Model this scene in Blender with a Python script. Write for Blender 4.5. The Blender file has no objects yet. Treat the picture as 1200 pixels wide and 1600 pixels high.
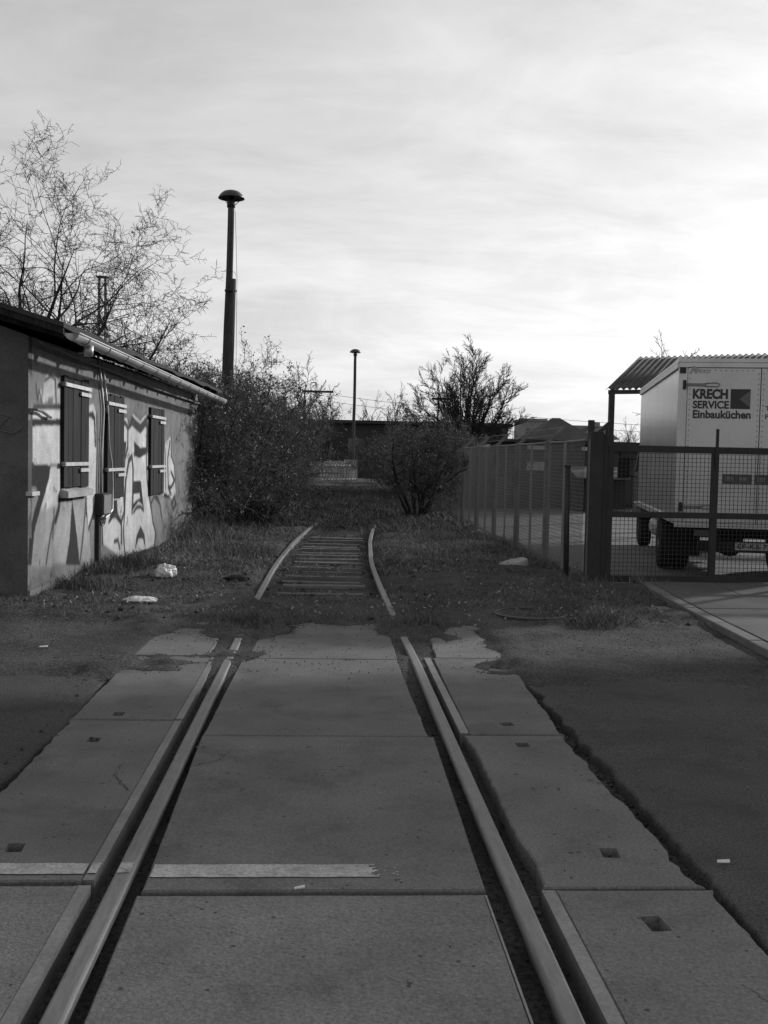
import bpy, bmesh, math, random
import numpy as np
from mathutils import Matrix, Vector
R = math.radians
PI = math.pi
SC = bpy.context.scene
COL = SC.collection
# ------------------------------------------------------------------ camera, sky, sun, exposure
F_PX, CAM_H = 1618.0, 1.64
YAW, PITCH, ROLL = R(3.21), R(2.98), R(1.2)
cam_d = bpy.data.cameras.new('camera'); cam = bpy.data.objects.new('camera', cam_d); COL.objects.link(cam)
cam_d.sensor_fit = 'VERTICAL'; cam_d.sensor_height = 36.0; cam_d.lens = 36.0 * F_PX / 1600.0
cam_d.clip_start = 0.05; cam_d.clip_end = 3000
CM = Matrix.Rotation(-YAW, 4, 'Z') @ Matrix.Rotation(PI / 2 - PITCH, 4, 'X') @ Matrix.Rotation(ROLL, 4, 'Z')
cam.matrix_world = Matrix.Translation((0, 0, CAM_H)) @ CM
SC.camera = cam
SC.render.resolution_x, SC.render.resolution_y = 768, 1024

SUN_AZ, SUN_EL = R(50), R(20)          # azimuth clockwise from +Y (down the track) towards +X
world = bpy.data.worlds.new('World'); SC.world = world; world.use_nodes = True
nt = world.node_tree; nt.nodes.clear()
def wn(t, **k):
    n = nt.nodes.new(t)
    for a, b in k.items(): setattr(n, a, b)
    return n
def wmath(op, a, b=None, clamp=False):
    n = wn('ShaderNodeMath', operation=op); n.use_clamp = clamp
    for i, v in enumerate((a, b)):
        if v is None: continue
        if isinstance(v, (int, float)): n.inputs[i].default_value = v
        else: nt.links.new(v, n.inputs[i])
    return n.outputs[0]
sky = wn('ShaderNodeTexSky', sky_type='NISHITA'); sky.sun_disc = False
sky.sun_elevation = SUN_EL; sky.sun_rotation = SUN_AZ; sky.air_density = 2.0; sky.dust_density = 1.0; sky.ozone_density = 1.0
bw = wn('ShaderNodeRGBToBW'); nt.links.new(sky.outputs[0], bw.inputs[0])
tc = wn('ShaderNodeTexCoord'); sep = wn('ShaderNodeSeparateXYZ'); nt.links.new(tc.outputs['Generated'], sep.inputs[0])
zz = wmath('ADD', wmath('MAXIMUM', sep.outputs[2], 0.0), 0.22)
comb = wn('ShaderNodeCombineXYZ')
nt.links.new(wmath('DIVIDE', sep.outputs[0], zz), comb.inputs[0]); nt.links.new(wmath('DIVIDE', sep.outputs[1], zz), comb.inputs[1])
def cloud(scale, rot, sx, sy, detail, rough, dist):
    mp = wn('ShaderNodeMapping'); mp.inputs['Rotation'].default_value = (0, 0, R(rot)); mp.inputs['Scale'].default_value = (sx, sy, 1)
    nt.links.new(comb.outputs[0], mp.inputs[0])
    n = wn('ShaderNodeTexNoise'); n.inputs['Scale'].default_value = scale; n.inputs['Detail'].default_value = detail
    n.inputs['Roughness'].default_value = rough; n.inputs['Distortion'].default_value = dist
    nt.links.new(mp.outputs[0], n.inputs['Vector']); return n.outputs[0]
c1 = cloud(2.1, 32, 0.85, 1.1, 9, 0.62, 0.5)
c2 = cloud(3.4, -14, 0.6, 1.5, 8, 0.6, 0.9)
cl = wmath('ADD', wmath('MULTIPLY', c1, 0.65), wmath('MULTIPLY', c2, 0.35))
ramp = wn('ShaderNodeMapRange'); ramp.inputs[1].default_value = 0.36; ramp.inputs[2].default_value = 0.64
ramp.inputs[3].default_value = 0.86; ramp.inputs[4].default_value = 1.13; nt.links.new(cl, ramp.inputs[0])
SKY_POW, SKY_GAIN = 0.66, 2.5
lum = wmath('MULTIPLY', wmath('POWER', bw.outputs[0], SKY_POW), wmath('MULTIPLY', ramp.outputs[0], SKY_GAIN))
bg = wn('ShaderNodeBackground'); bg.inputs[1].default_value = 0.10; nt.links.new(lum, bg.inputs[0])
wo = wn('ShaderNodeOutputWorld'); nt.links.new(bg.outputs[0], wo.inputs[0])

sun_d = bpy.data.lights.new('sun', 'SUN'); sun_d.energy = 3.4; sun_d.angle = R(2.0); sun_d.color = (1, 1, 1)
sun = bpy.data.objects.new('sun', sun_d); COL.objects.link(sun)
sdir = Vector((math.sin(SUN_AZ) * math.cos(SUN_EL), math.cos(SUN_AZ) * math.cos(SUN_EL), math.sin(SUN_EL)))
sun.rotation_euler = sdir.to_track_quat('Z', 'Y').to_euler(); sun.location = sdir * 100
vs = SC.view_settings; vs.view_transform = 'Standard'; vs.look = 'None'; vs.exposure = 0.0; vs.gamma = 1.0; vs.use_curve_mapping = False

# ------------------------------------------------------------------ helpers
CMn = np.array(CM.to_3x3()); CP = np.array([0, 0, CAM_H])
def ray(x, y): return CMn @ np.array([(x - 600) / F_PX, (800 - y) / F_PX, -1.0])
def G(x, y, z=0.0):
    d = ray(x, y); t = (z - CAM_H) / d[2]; return CP + t * d
def PY(x, y, Y):
    d = ray(x, y); return CP + d * Y / d[1]

def material(name, g, rough=0.85, var=0.25, scale=3.0, fine=0.12, fscale=60.0, bump=0.3, bscale=80.0, bdist=0.004, spec=0.3, metal=0.0,
             stretch=(1, 1, 1), pits=None, blotch=None, attr=None, coord='Object', sss=None):
    """grey procedural material: broad tone variation, fine speckle, relief."""
    m = bpy.data.materials.new(name); m.use_nodes = True; t = m.node_tree; N = t.nodes; Lk = t.links
    b = N['Principled BSDF']; b.inputs['Roughness'].default_value = rough; b.inputs['Metallic'].default_value = metal
    b.inputs['Specular IOR Level'].default_value = spec
    co = N.new('ShaderNodeTexCoord'); mp = N.new('ShaderNodeMapping'); mp.inputs['Scale'].default_value = stretch
    Lk.new(co.outputs[coord], mp.inputs[0])
    def noise(s, det=5, r=0.6):
        n = N.new('ShaderNodeTexNoise'); n.inputs['Scale'].default_value = s; n.inputs['Detail'].default_value = det; n.inputs['Roughness'].default_value = r
        Lk.new(mp.outputs[0], n.inputs['Vector']); return n.outputs[0]
    def mth(op, a, bb, clamp=False):
        n = N.new('ShaderNodeMath'); n.operation = op; n.use_clamp = clamp
        for i, v in enumerate((a, bb)):
            if isinstance(v, (int, float)): n.inputs[i].default_value = v
            else: Lk.new(v, n.inputs[i])
        return n.outputs[0]
    def rng(v, a, bb, c, d):
        n = N.new('ShaderNodeMapRange'); n.inputs[1].default_value = a; n.inputs[2].default_value = bb; n.inputs[3].default_value = c; n.inputs[4].default_value = d
        Lk.new(v, n.inputs[0]); return n.outputs[0]
    big = rng(noise(scale), 0.3, 0.7, 1 - var, 1 + var)
    fn = noise(fscale, 3, 0.7)
    fine_v = rng(fn, 0.3, 0.7, 1 - fine, 1 + fine)
    val = mth('MULTIPLY', big, fine_v)
    if attr:
        a = N.new('ShaderNodeAttribute'); a.attribute_name = attr; val = mth('MULTIPLY', val, a.outputs['Fac'])
    else: val = mth('MULTIPLY', val, g)
    if pits:
        ps, pd = pits
        v = N.new('ShaderNodeTexVoronoi'); v.inputs['Scale'].default_value = ps; Lk.new(mp.outputs[0], v.inputs['Vector'])
        sel = N.new('ShaderNodeTexNoise'); sel.inputs['Scale'].default_value = ps * 0.31; Lk.new(mp.outputs[0], sel.inputs['Vector'])
        th = mth('MULTIPLY', rng(sel.outputs[0], 0.5, 0.7, 0.0, 0.26), 1.0)
        pit = mth('LESS_THAN', v.outputs['Distance'], th)
        val = mth('MULTIPLY', val, mth('SUBTRACT', 1.0, mth('MULTIPLY', pit, pd)))
    if blotch:
        bs, bd = blotch
        val = mth('MULTIPLY', val, rng(noise(bs, 8, 0.65), 0.52, 0.72, 1.0, 1.0 - bd))
    cc = N.new('ShaderNodeCombineColor')
    for i in range(3): Lk.new(val, cc.inputs[i])
    Lk.new(cc.outputs[0], b.inputs['Base Color'])
    if bump > 0:
        bn = noise(bscale, 4, 0.7)
        if pits: bn = mth('SUBTRACT', bn, mth('MULTIPLY', pit, 1.2))
        bp = N.new('ShaderNodeBump'); bp.inputs['Strength'].default_value = bump; bp.inputs['Distance'].default_value = bdist
        Lk.new(bn, bp.inputs['Height']); Lk.new(bp.outputs[0], b.inputs['Normal'])
    return m
M = {}
M['soil'] = material('soil', 0.066, 0.95, 0.38, 1.4, 0.55, 45, 0.9, 35, 0.02, 0.1)
M['asphalt'] = material('asphalt', 0.066, 0.9, 0.3, 0.8, 0.7, 95, 1.0, 90, 0.008, 0.2, blotch=(1.3, 0.4))
M['yard'] = material('yard', 0.13, 0.9, 0.2, 0.5, 0.3, 60, 0.4, 60, 0.006, 0.2)
M['concrete'] = material('concrete', 0.135, 0.88, 0.2, 1.6, 0.3, 85, 0.9, 70, 0.006, 0.2, pits=(26, 0.55), blotch=(2.4, 0.32))
M['concrete_b'] = material('concrete_b', 0.155, 0.88, 0.2, 1.3, 0.32, 75, 1.0, 55, 0.008, 0.2, pits=(20, 0.6), blotch=(3.0, 0.3))
M['kerb'] = material('kerb', 0.14, 0.9, 0.2, 2.5, 0.2, 70, 0.5, 60, 0.006, 0.2)
M['paving'] = material('paving', 0.10, 0.9, 0.2, 1.2, 0.2, 70, 0.5, 60, 0.006, 0.2, blotch=(1.5, 0.25))
M['rail_steel'] = material('rail_steel', 0.17, 0.6, 0.18, 4, 0.18, 60, 0.3, 40, 0.002, 0.35, metal=0.2, stretch=(1, 0.15, 1))
M['rust'] = material('rust', 0.16, 0.75, 0.25, 6, 0.25, 60, 0.4, 60, 0.003, 0.3, metal=0.2)
M['edge_steel'] = material('edge_steel', 0.19, 0.6, 0.2, 5, 0.2, 60, 0.4, 50, 0.003, 0.4, metal=0.35)
M['road_paint'] = material('road_paint', 0.34, 0.8, 0.22, 9, 0.35, 90, 0.5, 80, 0.003, 0.3, blotch=(14, 0.45))
M['wall'] = material('wall', 0.4, 0.93, 0.14, 2.2, 0.2, 70, 0.9, 45, 0.012, 0.15, attr='paint', blotch=(5, 0.18))
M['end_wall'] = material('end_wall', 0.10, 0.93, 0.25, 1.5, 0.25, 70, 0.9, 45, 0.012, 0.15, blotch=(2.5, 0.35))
M['old_wood'] = material('old_wood', 0.019, 0.85, 0.6, 9, 0.5, 34, 0.7, 40, 0.006, 0.2, stretch=(1, 1, 0.08))
M['pole_wood'] = material('pole_wood', 0.055, 0.9, 0.35, 8, 0.35, 40, 0.8, 40, 0.008, 0.15, stretch=(1, 1, 0.06))
M['sleeper'] = material('sleeper', 0.14, 0.9, 0.35, 5, 0.35, 40, 0.8, 40, 0.006, 0.15, stretch=(0.15, 1, 1))
M['strap'] = material('strap', 0.42, 0.5, 0.2, 10, 0.25, 80, 0.2, 60, 0.002, 0.5, metal=0.5)
M['zinc'] = material('zinc', 0.42, 0.45, 0.15, 3, 0.1, 40, 0.15, 20, 0.002, 0.5, metal=0.5)
M['bitumen'] = material('bitumen', 0.04, 0.9, 0.3, 2, 0.4, 90, 0.7, 80, 0.006, 0.2)
M['dark_metal'] = material('dark_metal', 0.022, 0.6, 0.3, 5, 0.3, 60, 0.2, 60, 0.002, 0.4)
M['wire'] = material('wire', 0.19, 0.6, 0.1, 5, 0.1, 60, 0, spec=0.4)
M['gate_wire'] = material('gate_wire', 0.03, 0.6, 0.1, 5, 0.1, 60, 0, spec=0.4)
M['fence_post'] = material('fence_post', 0.15, 0.9, 0.2, 3, 0.25, 60, 0.5, 60, 0.005, 0.2)
M['pale_fence'] = material('pale_fence', 0.38, 0.9, 0.3, 2, 0.25, 30, 0.4, 40, 0.005, 0.2, stretch=(1, 1, 0.2))
M['bark'] = material('bark', 0.035, 0.95, 0.3, 6, 0.3, 50, 0.7, 40, 0.01, 0.1)
M['twig'] = material('twig', 0.10, 0.95, 0.3, 3, 0.2, 50, 0, spec=0.1)
M['tree_twig'] = material('tree_twig', 0.05, 0.95, 0.3, 3, 0.2, 50, 0, spec=0.1)
M['pale_twig'] = material('pale_twig', 0.075, 0.95, 0.3, 3, 0.2, 50, 0, spec=0.1)
M['leaf'] = material('leaf', 0.11, 0.85, 0.5, 2.5, 0.4, 30, 0, spec=0.3)
M['dry_leaf'] = material('dry_leaf', 0.21, 0.8, 0.5, 3, 0.4, 30, 0, spec=0.2)
M['grass'] = material('grass', 0.12, 0.85, 0.45, 1.3, 0.5, 25, 0, spec=0.15)
M['white_paint'] = material('white_paint', 0.54, 0.3, 0.06, 1.2, 0.05, 30, 0.05, 8, 0.003, 0.5, blotch=(2.0, 0.1))
M['side_panel'] = material('side_panel', 0.46, 0.2, 0.06, 1.2, 0.04, 30, 0.12, 2.5, 0.02, 0.6, blotch=(1.6, 0.12))
M['alu'] = material('alu', 0.5, 0.4, 0.1, 3, 0.08, 40, 0.1, 20, 0.002, 0.5, metal=0.4)
M['black_print'] = material('black_print', 0.03, 0.5, 0.1, 3, 0.1, 30, 0, spec=0.4)
M['grey_print'] = material('grey_print', 0.06, 0.5, 0.1, 3, 0.1, 30, 0, spec=0.4)
M['faint_print'] = material('faint_print', 0.28, 0.5, 0.1, 3, 0.1, 30, 0, spec=0.4)
M['rubber'] = material('rubber', 0.018, 0.85, 0.2, 6, 0.2, 60, 0.3, 50, 0.003, 0.2)
M['chassis'] = material('chassis', 0.02, 0.8, 0.3, 4, 0.3, 40, 0.2, 40, 0.003, 0.2)
M['cab'] = material('cab', 0.12, 0.35, 0.1, 2, 0.05, 30, 0, spec=0.5)
M['lens'] = material('lens', 0.06, 0.25, 0.2, 10, 0.1, 30, 0, spec=0.6)
M['roof_sheet'] = material('roof_sheet', 0.075, 0.85, 0.3, 1.5, 0.25, 30, 0.3, 30, 0.004, 0.2)
M['dark_wall'] = material('dark_wall', 0.04, 0.9, 0.3, 1, 0.3, 20, 0.4, 20, 0.006, 0.2)
M['garage_door'] = material('garage_door', 0.045, 0.7, 0.25, 1.5, 0.2, 20, 0.2, 20, 0.004, 0.3, stretch=(1, 1, 0.2))
M['far_roof'] = material('far_roof', 0.06, 0.9, 0.25, 1, 0.2, 10, 0, spec=0.2)
M['far_wall'] = material('far_wall', 0.22, 0.9, 0.2, 0.5, 0.15, 5, 0, spec=0.2)
M['plastic_bag'] = material('plastic_bag', 0.66, 0.5, 0.25, 9, 0.2, 40, 0.3, 30, 0.01, 0.4)
M['stone'] = material('stone', 0.13, 0.9, 0.4, 8, 0.3, 60, 0.4, 50, 0.004, 0.2)
M['paper'] = material('paper', 0.6, 0.8, 0.1, 9, 0.1, 40, 0, spec=0.2)
M['cap'] = material('cap', 0.03, 0.4, 0.2, 4, 0.1, 40, 0.1, 30, 0.003, 0.5)
M['glass'] = material('glass', 0.03, 0.08, 0.1, 2, 0.05, 20, 0, spec=0.8)
M['plaster'] = material('plaster', 0.35, 0.9, 0.2, 1.5, 0.2, 40, 0.4, 40, 0.006, 0.2)

class MB:
    def __init__(s): s.v = []; s.f = []; s.smooth = False
    def add(s, vs, fs):
        o = len(s.v); s.v += [tuple(float(c) for c in p) for p in vs]; s.f += [tuple(i + o for i in f) for f in fs]; return s
    def box(s, x0, x1, y0, y1, z0, z1):
        return s.add([(x0, y0, z0), (x1, y0, z0), (x1, y1, z0), (x0, y1, z0), (x0, y0, z1), (x1, y0, z1), (x1, y1, z1), (x0, y1, z1)],
                     [(3, 2, 1, 0), (4, 5, 6, 7), (0, 1, 5, 4), (1, 2, 6, 5), (2, 3, 7, 6), (3, 0, 4, 7)])
    def beam(s, a, b, w, h, up=(0, 0, 1)):
        a = Vector(a); b = Vector(b); d = (b - a).normalized(); u = Vector(up)
        r = d.cross(u)
        if r.length < 1e-4: r = d.cross(Vector((1, 0, 0)))
        r.normalize(); u = r.cross(d).normalized(); r = r * w / 2; u = u * h / 2
        return s.add([a - r - u, a + r - u, a + r + u, a - r + u, b - r - u, b + r - u, b + r + u, b - r + u],
                     [(3, 2, 1, 0), (4, 5, 6, 7), (0, 1, 5, 4), (1, 2, 6, 5), (2, 3, 7, 6), (3, 0, 4, 7)])
    def tube(s, pts, rad, n=8, caps=True):
        pts = [Vector(p) for p in pts]; k = len(pts)
        rad = [rad] * k if isinstance(rad, (int, float)) else rad
        t0 = (pts[1] - pts[0]).normalized(); ref = Vector((0, 0, 1)) if abs(t0.z) < .9 else Vector((1, 0, 0))
        vs = []
        u = t0.cross(ref).normalized()
        for i, p in enumerate(pts):
            t = (pts[min(i + 1, k - 1)] - pts[max(i - 1, 0)]).normalized()
            u = (u - t * u.dot(t)).normalized(); w = t.cross(u)
            for j in range(n):
                a = 2 * PI * j / n; vs.append(p + (u * math.cos(a) + w * math.sin(a)) * rad[i])
        fs = []
        for i in range(k - 1):
            for j in range(n):
                a = i * n + j; b = i * n + (j + 1) % n; fs.append((a, b, b + n, a + n))
        if caps: fs += [tuple(range(n - 1, -1, -1)), tuple((k - 1) * n + j for j in range(n))]
        return s.add(vs, fs)
    def lathe(s, prof, c=(0, 0, 0), n=20):
        vs = []; fs = []
        for (r, z) in prof:
            for j in range(n):
                a = 2 * PI * j / n; vs.append((c[0] + r * math.cos(a), c[1] + r * math.sin(a), c[2] + z))
        for i in range(len(prof) - 1):
            for j in range(n):
                a = i * n + j; b = i * n + (j + 1) % n; fs.append((a, b, b + n, a + n))
        fs.append(tuple(range(n - 1, -1, -1))); fs.append(tuple((len(prof) - 1) * n + j for j in range(n)))
        return s.add(vs, fs)
    def cyl(s, c, axis, r, h, n=16):
        c = Vector(c); ax = Vector(axis).normalized() * h / 2; return s.tube([c - ax, c + ax], r, n)
    def prism(s, poly, z0, z1):
        n = len(poly); vs = [(p[0], p[1], z0) for p in poly] + [(p[0], p[1], z1) for p in poly]
        return s.add(vs, [tuple(range(n - 1, -1, -1)), tuple(range(n, 2 * n))] + [(i, (i + 1) % n, (i + 1) % n + n, i + n) for i in range(n)])
    def mesh(s, name):
        me = bpy.data.meshes.new(name); me.from_pydata(s.v, [], s.f); me.update()
        if s.smooth: me.polygons.foreach_set('use_smooth', [True] * len(me.polygons))
        return me
    def sm(s): s.smooth = True; return s

def mesh_np(name, V, faces, smooth=False):
    me = bpy.data.meshes.new(name); V = np.asarray(V, np.float32)
    me.vertices.add(len(V)); me.vertices.foreach_set('co', V.ravel())
    faces = [np.asarray(f, np.int32) for f in faces if len(f)]
    nl = sum(f.size for f in faces); npol = sum(len(f) for f in faces)
    me.loops.add(nl); me.polygons.add(npol)
    me.loops.foreach_set('vertex_index', np.concatenate([f.ravel() for f in faces]))
    tot = np.concatenate([np.full(len(f), f.shape[1], np.int32) for f in faces])
    me.polygons.foreach_set('loop_start', np.concatenate([[0], np.cumsum(tot)[:-1]]).astype(np.int32)); me.polygons.foreach_set('loop_total', tot)
    if smooth: me.polygons.foreach_set('use_smooth', np.ones(npol, bool))
    me.update(calc_edges=True); return me

WORLD_T = {}
def link(name, me, m=None, parent=None):
    o = bpy.data.objects.new(name, me); COL.objects.link(o)
    if m is not None and me is not None: me.materials.append(M[m])
    if parent is not None:
        o.parent = parent
        if parent.name in WORLD_T: o.matrix_parent_inverse = Matrix.Translation(-WORLD_T[parent.name])
    return o
def tag(o, label, cat, group=None):
    o['label'] = label; o['category'] = cat
    if group: o['group'] = group
    return o
def thing(name, label, cat, loc, rot=0.0, group=None, local=False):
    o = bpy.data.objects.new(name, None); COL.objects.link(o); o.empty_display_size = 0.2
    o.location = loc; o.rotation_euler = (0, 0, rot)
    if not local: WORLD_T[o.name] = Vector(loc)
    return tag(o, label, cat, group)
def part(name, mb, m, parent, bevel=0.0):
    o = link(name, mb.mesh(name) if isinstance(mb, MB) else mb, m, parent)
    if bevel: 
        b = o.modifiers.new('bevel', 'BEVEL'); b.width = bevel; b.segments = 2; b.limit_method = 'ANGLE'
    return o
def structure(name, me, m):
    o = link(name, me, m); o['kind'] = 'structure'; return o
def stuff(o): o['kind'] = 'stuff'; return o
def copy_tree(root, loc, rot, scale=1.0, label=None):
    r = root.copy(); COL.objects.link(r); r.location = loc; r.rotation_euler = (0, 0, rot); r.scale = (scale, scale, scale) if isinstance(scale, (int, float)) else scale
    if label: r['label'] = label
    for ch in root.children:
        c = ch.copy(); COL.objects.link(c); c.parent = r
        for g in ch.children:
            e = g.copy(); COL.objects.link(e); e.parent = c
    return r

# value noise
def hash2(ix, iy, seed):
    h = (ix.astype(np.int64) * 374761393 + iy.astype(np.int64) * 668265263 + seed * 1442695041) & 0xffffffff
    h = ((h ^ (h >> 13)) * 1274126177) & 0xffffffff
    return ((h ^ (h >> 16)) & 0xffff) / 65535.0
def vnoise(x, y, seed=0):
    ix = np.floor(x); iy = np.floor(y); fx = x - ix; fy = y - iy
    fx = fx * fx * (3 - 2 * fx); fy = fy * fy * (3 - 2 * fy)
    a = hash2(ix, iy, seed); b = hash2(ix + 1, iy, seed); c = hash2(ix, iy + 1, seed); d = hash2(ix + 1, iy + 1, seed)
    return (a * (1 - fx) + b * fx) * (1 - fy) + (c * (1 - fx) + d * fx) * fy
def fbm(x, y, s, octv=4, seed=0):
    t = 0; amp = 1; tot = 0; x = np.asarray(x, float); y = np.asarray(y, float)
    for i in range(octv):
        t = t + amp * (vnoise(x * s, y * s, seed + i) - 0.5); tot += amp; amp *= 0.55; s *= 2.1
    return t / tot * 2
def sstep(a, b, x): t = np.clip((x - a) / (b - a), 0, 1); return t * t * (3 - 2 * t)

# ------------------------------------------------------------------ terrain
KERB = [(3.60, 6.0), (3.76, 8.5), (3.97, 11.8), (4.12, 13.3)]
def kerb_x(y): return np.interp(y, [k[1] for k in KERB], [k[0] for k in KERB])
TRACK_L = [(-0.76, 0.3), (-0.76, 11.4), (-0.745, 13.2), (-0.72, 15.3), (-0.58, 19.4), (-0.34, 23.4), (0.0, 27.0), (0.5, 31.0)]
def track_c(y): return np.interp(y, [p[1] for p in TRACK_L], [p[0] + 0.74 for p in TRACK_L])
def gauss(x, y, cx, cy, rx, ry, a): return a * np.exp(-((x - cx) / rx) ** 2 - ((y - cy) / ry) ** 2)
def ground_h(x, y):
    x = np.asarray(x, float); y = np.asarray(y, float)
    n1 = fbm(x, y, 1.3, 5, 1); n2 = fbm(x, y, 6.0, 4, 9); n3 = fbm(x, y, 0.35, 3, 21)
    ax = np.abs(x)
    # near part: bed of the crossing and soil under the asphalt
    inner = -0.085 + 0.012 * n2 + 0.012 * n1
    fill = sstep(6.9, 8.1, y + 0.5 * n1)
    inner = inner + fill * 0.068
    outer = -0.07 + sstep(6.9, 7.95, y + 0.25 * n1 + 0.12 * n2) * 0.085 + 0.006 * n2
    # crumbled soil along the outer edges of the slabs
    crumb = -0.075 + 0.03 * n1 + 0.03 * n2
    outer = np.where(y < 7.0, np.maximum(outer, crumb * (ax < 1.9) - 0.2 * (ax >= 1.9)), outer)
    w = sstep(1.46, 1.58, ax)
    h = inner * (1 - w) + outer * w
    lobes = (gauss(x, y, -1.45, 8.02, 0.38, 0.30, 0.05) + gauss(x, y, -1.2, 8.40, 0.35, 0.09, 0.03) + gauss(x, y, -1.75, 7.9, 0.35, 0.4, 0.02)
             + gauss(x, y, -0.66, 8.42, 0.2, 0.25, 0.035) + gauss(x, y, -0.72, 9.75, 0.34, 0.5, 0.085) + gauss(x, y, 0.86, 9.75, 0.26, 0.55, 0.08)
             + gauss(x, y, 1.48, 8.15, 0.28, 0.30, 0.05) + gauss(x, y, 0.70, 8.3, 0.10, 0.25, 0.02) + gauss(x, y, -1.6, 9.8, 0.25, 0.35, 0.04) + gauss(x, y, 1.7, 9.5, 0.25, 0.8, 0.03)
             + gauss(x, y, -0.80, 8.3, 0.10, 0.8, 0.015))
    n4 = fbm(x, y, 16.0, 3, 37); h = h + lobes * (1 + 0.9 * n2 + 0.5 * n1) + 0.006 * n4 * sstep(7.2, 8.0, y) * (y < 11)
    # beyond the crossing: rough verge
    g = sstep(9.95, 10.45, y + 0.22 * n1 + 0.1 * n2)
    verge = 0.035 + 0.05 * n1 + 0.03 * n2 + 0.06 * n3
    tc_ = track_c(y); off = np.abs(x - tc_)
    bed = -0.05 + 0.02 * n1 + 0.01 * n2
    bw_ = 1 - sstep(0.62, 0.95, off)
    bw_ = bw_ * sstep(11.2, 12.6, y) * (1 - sstep(21.5, 25.0, y))
    verge = verge * (1 - bw_) + bed * bw_
    verge = verge + sstep(25, 42, y) * 0.30 * (1 - sstep(5, 14, ax)) + gauss(x, y, 2.5, 14.8, 0.8, 1.6, 0.07) + sstep(-1.6, -3.0, x) * 0.05 * (y > 10)
    verge = verge + gauss(x, y, 2.75, 10.1, 0.22, 0.2, 0.10)
    h = h * (1 - g) + verge * g
    # yard and pavement lie on a bed that is cut lower
    ky = sstep(kerb_x(y) + 0.02, kerb_x(y) + 0.14, x) * (1 - sstep(13.6, 13.8, y))
    h = h * (1 - ky) + (-0.1) * ky
    yd = sstep(3.72, 3.95, x) * sstep(13.2, 13.7, y) * (1 - sstep(44, 47, y))
    h = h * (1 - yd) + (-0.18) * yd
    far = sstep(60, 90, np.maximum(y, ax * 2))
    return h * (1 - far) - 0.1 * far
def axis(segs):
    out = []
    for a, b, st in segs: out.append(np.arange(a, b - 1e-6, st))
    return np.concatenate(out + [[segs[-1][1]]])
gx = axis([(-600, -60, 45), (-60, -14, 4), (-14, -4.2, 0.35), (-4.2, 4.6, 0.045), (4.6, 14, 0.4), (14, 60, 4), (60, 600, 45)])
gy = axis([(-60, -4, 7), (-4, 1.6, 0.4), (1.6, 12.5, 0.045), (12.5, 26, 0.09), (26, 60, 0.5), (60, 140, 5), (140, 900, 60)])
X, Y = np.meshgrid(gx, gy); Z = ground_h(X, Y)
def grid_faces(nx, ny):
    i = np.arange(ny - 1)[:, None] * nx + np.arange(nx - 1)[None, :]
    i = i.ravel(); return np.stack([i, i + 1, i + nx + 1, i + nx], 1)
structure('ground', mesh_np('ground', np.stack([X.ravel(), Y.ravel(), Z.ravel()], 1), [grid_faces(len(gx), len(gy))], True), 'soil')

# asphalt road either side of the crossing, with a broken edge along the slabs
def road_sheet(side):
    rng_ = np.random.default_rng(3 + side)
    ys = np.arange(-8, 8.35, 0.035)
    xe = 1.56 - 0.02 * (side > 0) + 0.035 * fbm(ys, ys * 0 + side * 3, 0.9, 4, 5) + 0.045 * fbm(ys, ys * 0 + side, 7.0, 4, 15)
    if side > 0: xe = xe - 0.0 + 0.03 * np.exp(-((ys - 5.0) / 0.9) ** 2)
    outer = np.full_like(ys, 14.0) if side < 0 else kerb_x(ys) - 0.015
    if side > 0: outer = np.where(ys < 6, kerb_x(np.minimum(ys, 6.0)) - .015, outer)
    t = np.array([0, 0.003, 0.012, 0.03, 0.06, 0.12, 0.25, 0.5, 1.0])
    Xs = xe[:, None] + (outer - xe)[:, None] * t[None, :]
    Ys = np.repeat(ys[:, None], len(t), 1)
    Zs = -0.012 + 0.010 * fbm(Xs, Ys, 0.8, 3, 31) + np.where(t[None, :] < 0.002, -0.010, 0)
    V = np.stack([side * Xs.ravel(), Ys.ravel(), Zs.ravel()], 1)
    n = len(t); Fq = grid_faces(n, len(ys))
    low = V.reshape(len(ys), n, 3)[:, 0, :].copy(); low[:, 2] = -0.14; o = len(V)
    V = np.concatenate([V, low]); a = np.arange(len(ys) - 1)
    S = np.stack([a * n, (a + 1) * n, o + a + 1, o + a], 1)
    if side < 0: Fq = Fq[:, ::-1]; S = S[:, ::-1]
    return mesh_np('road', V, [Fq, S])
structure('road', road_sheet(-1), 'asphalt')
structure('road', road_sheet(1), 'asphalt')

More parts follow.
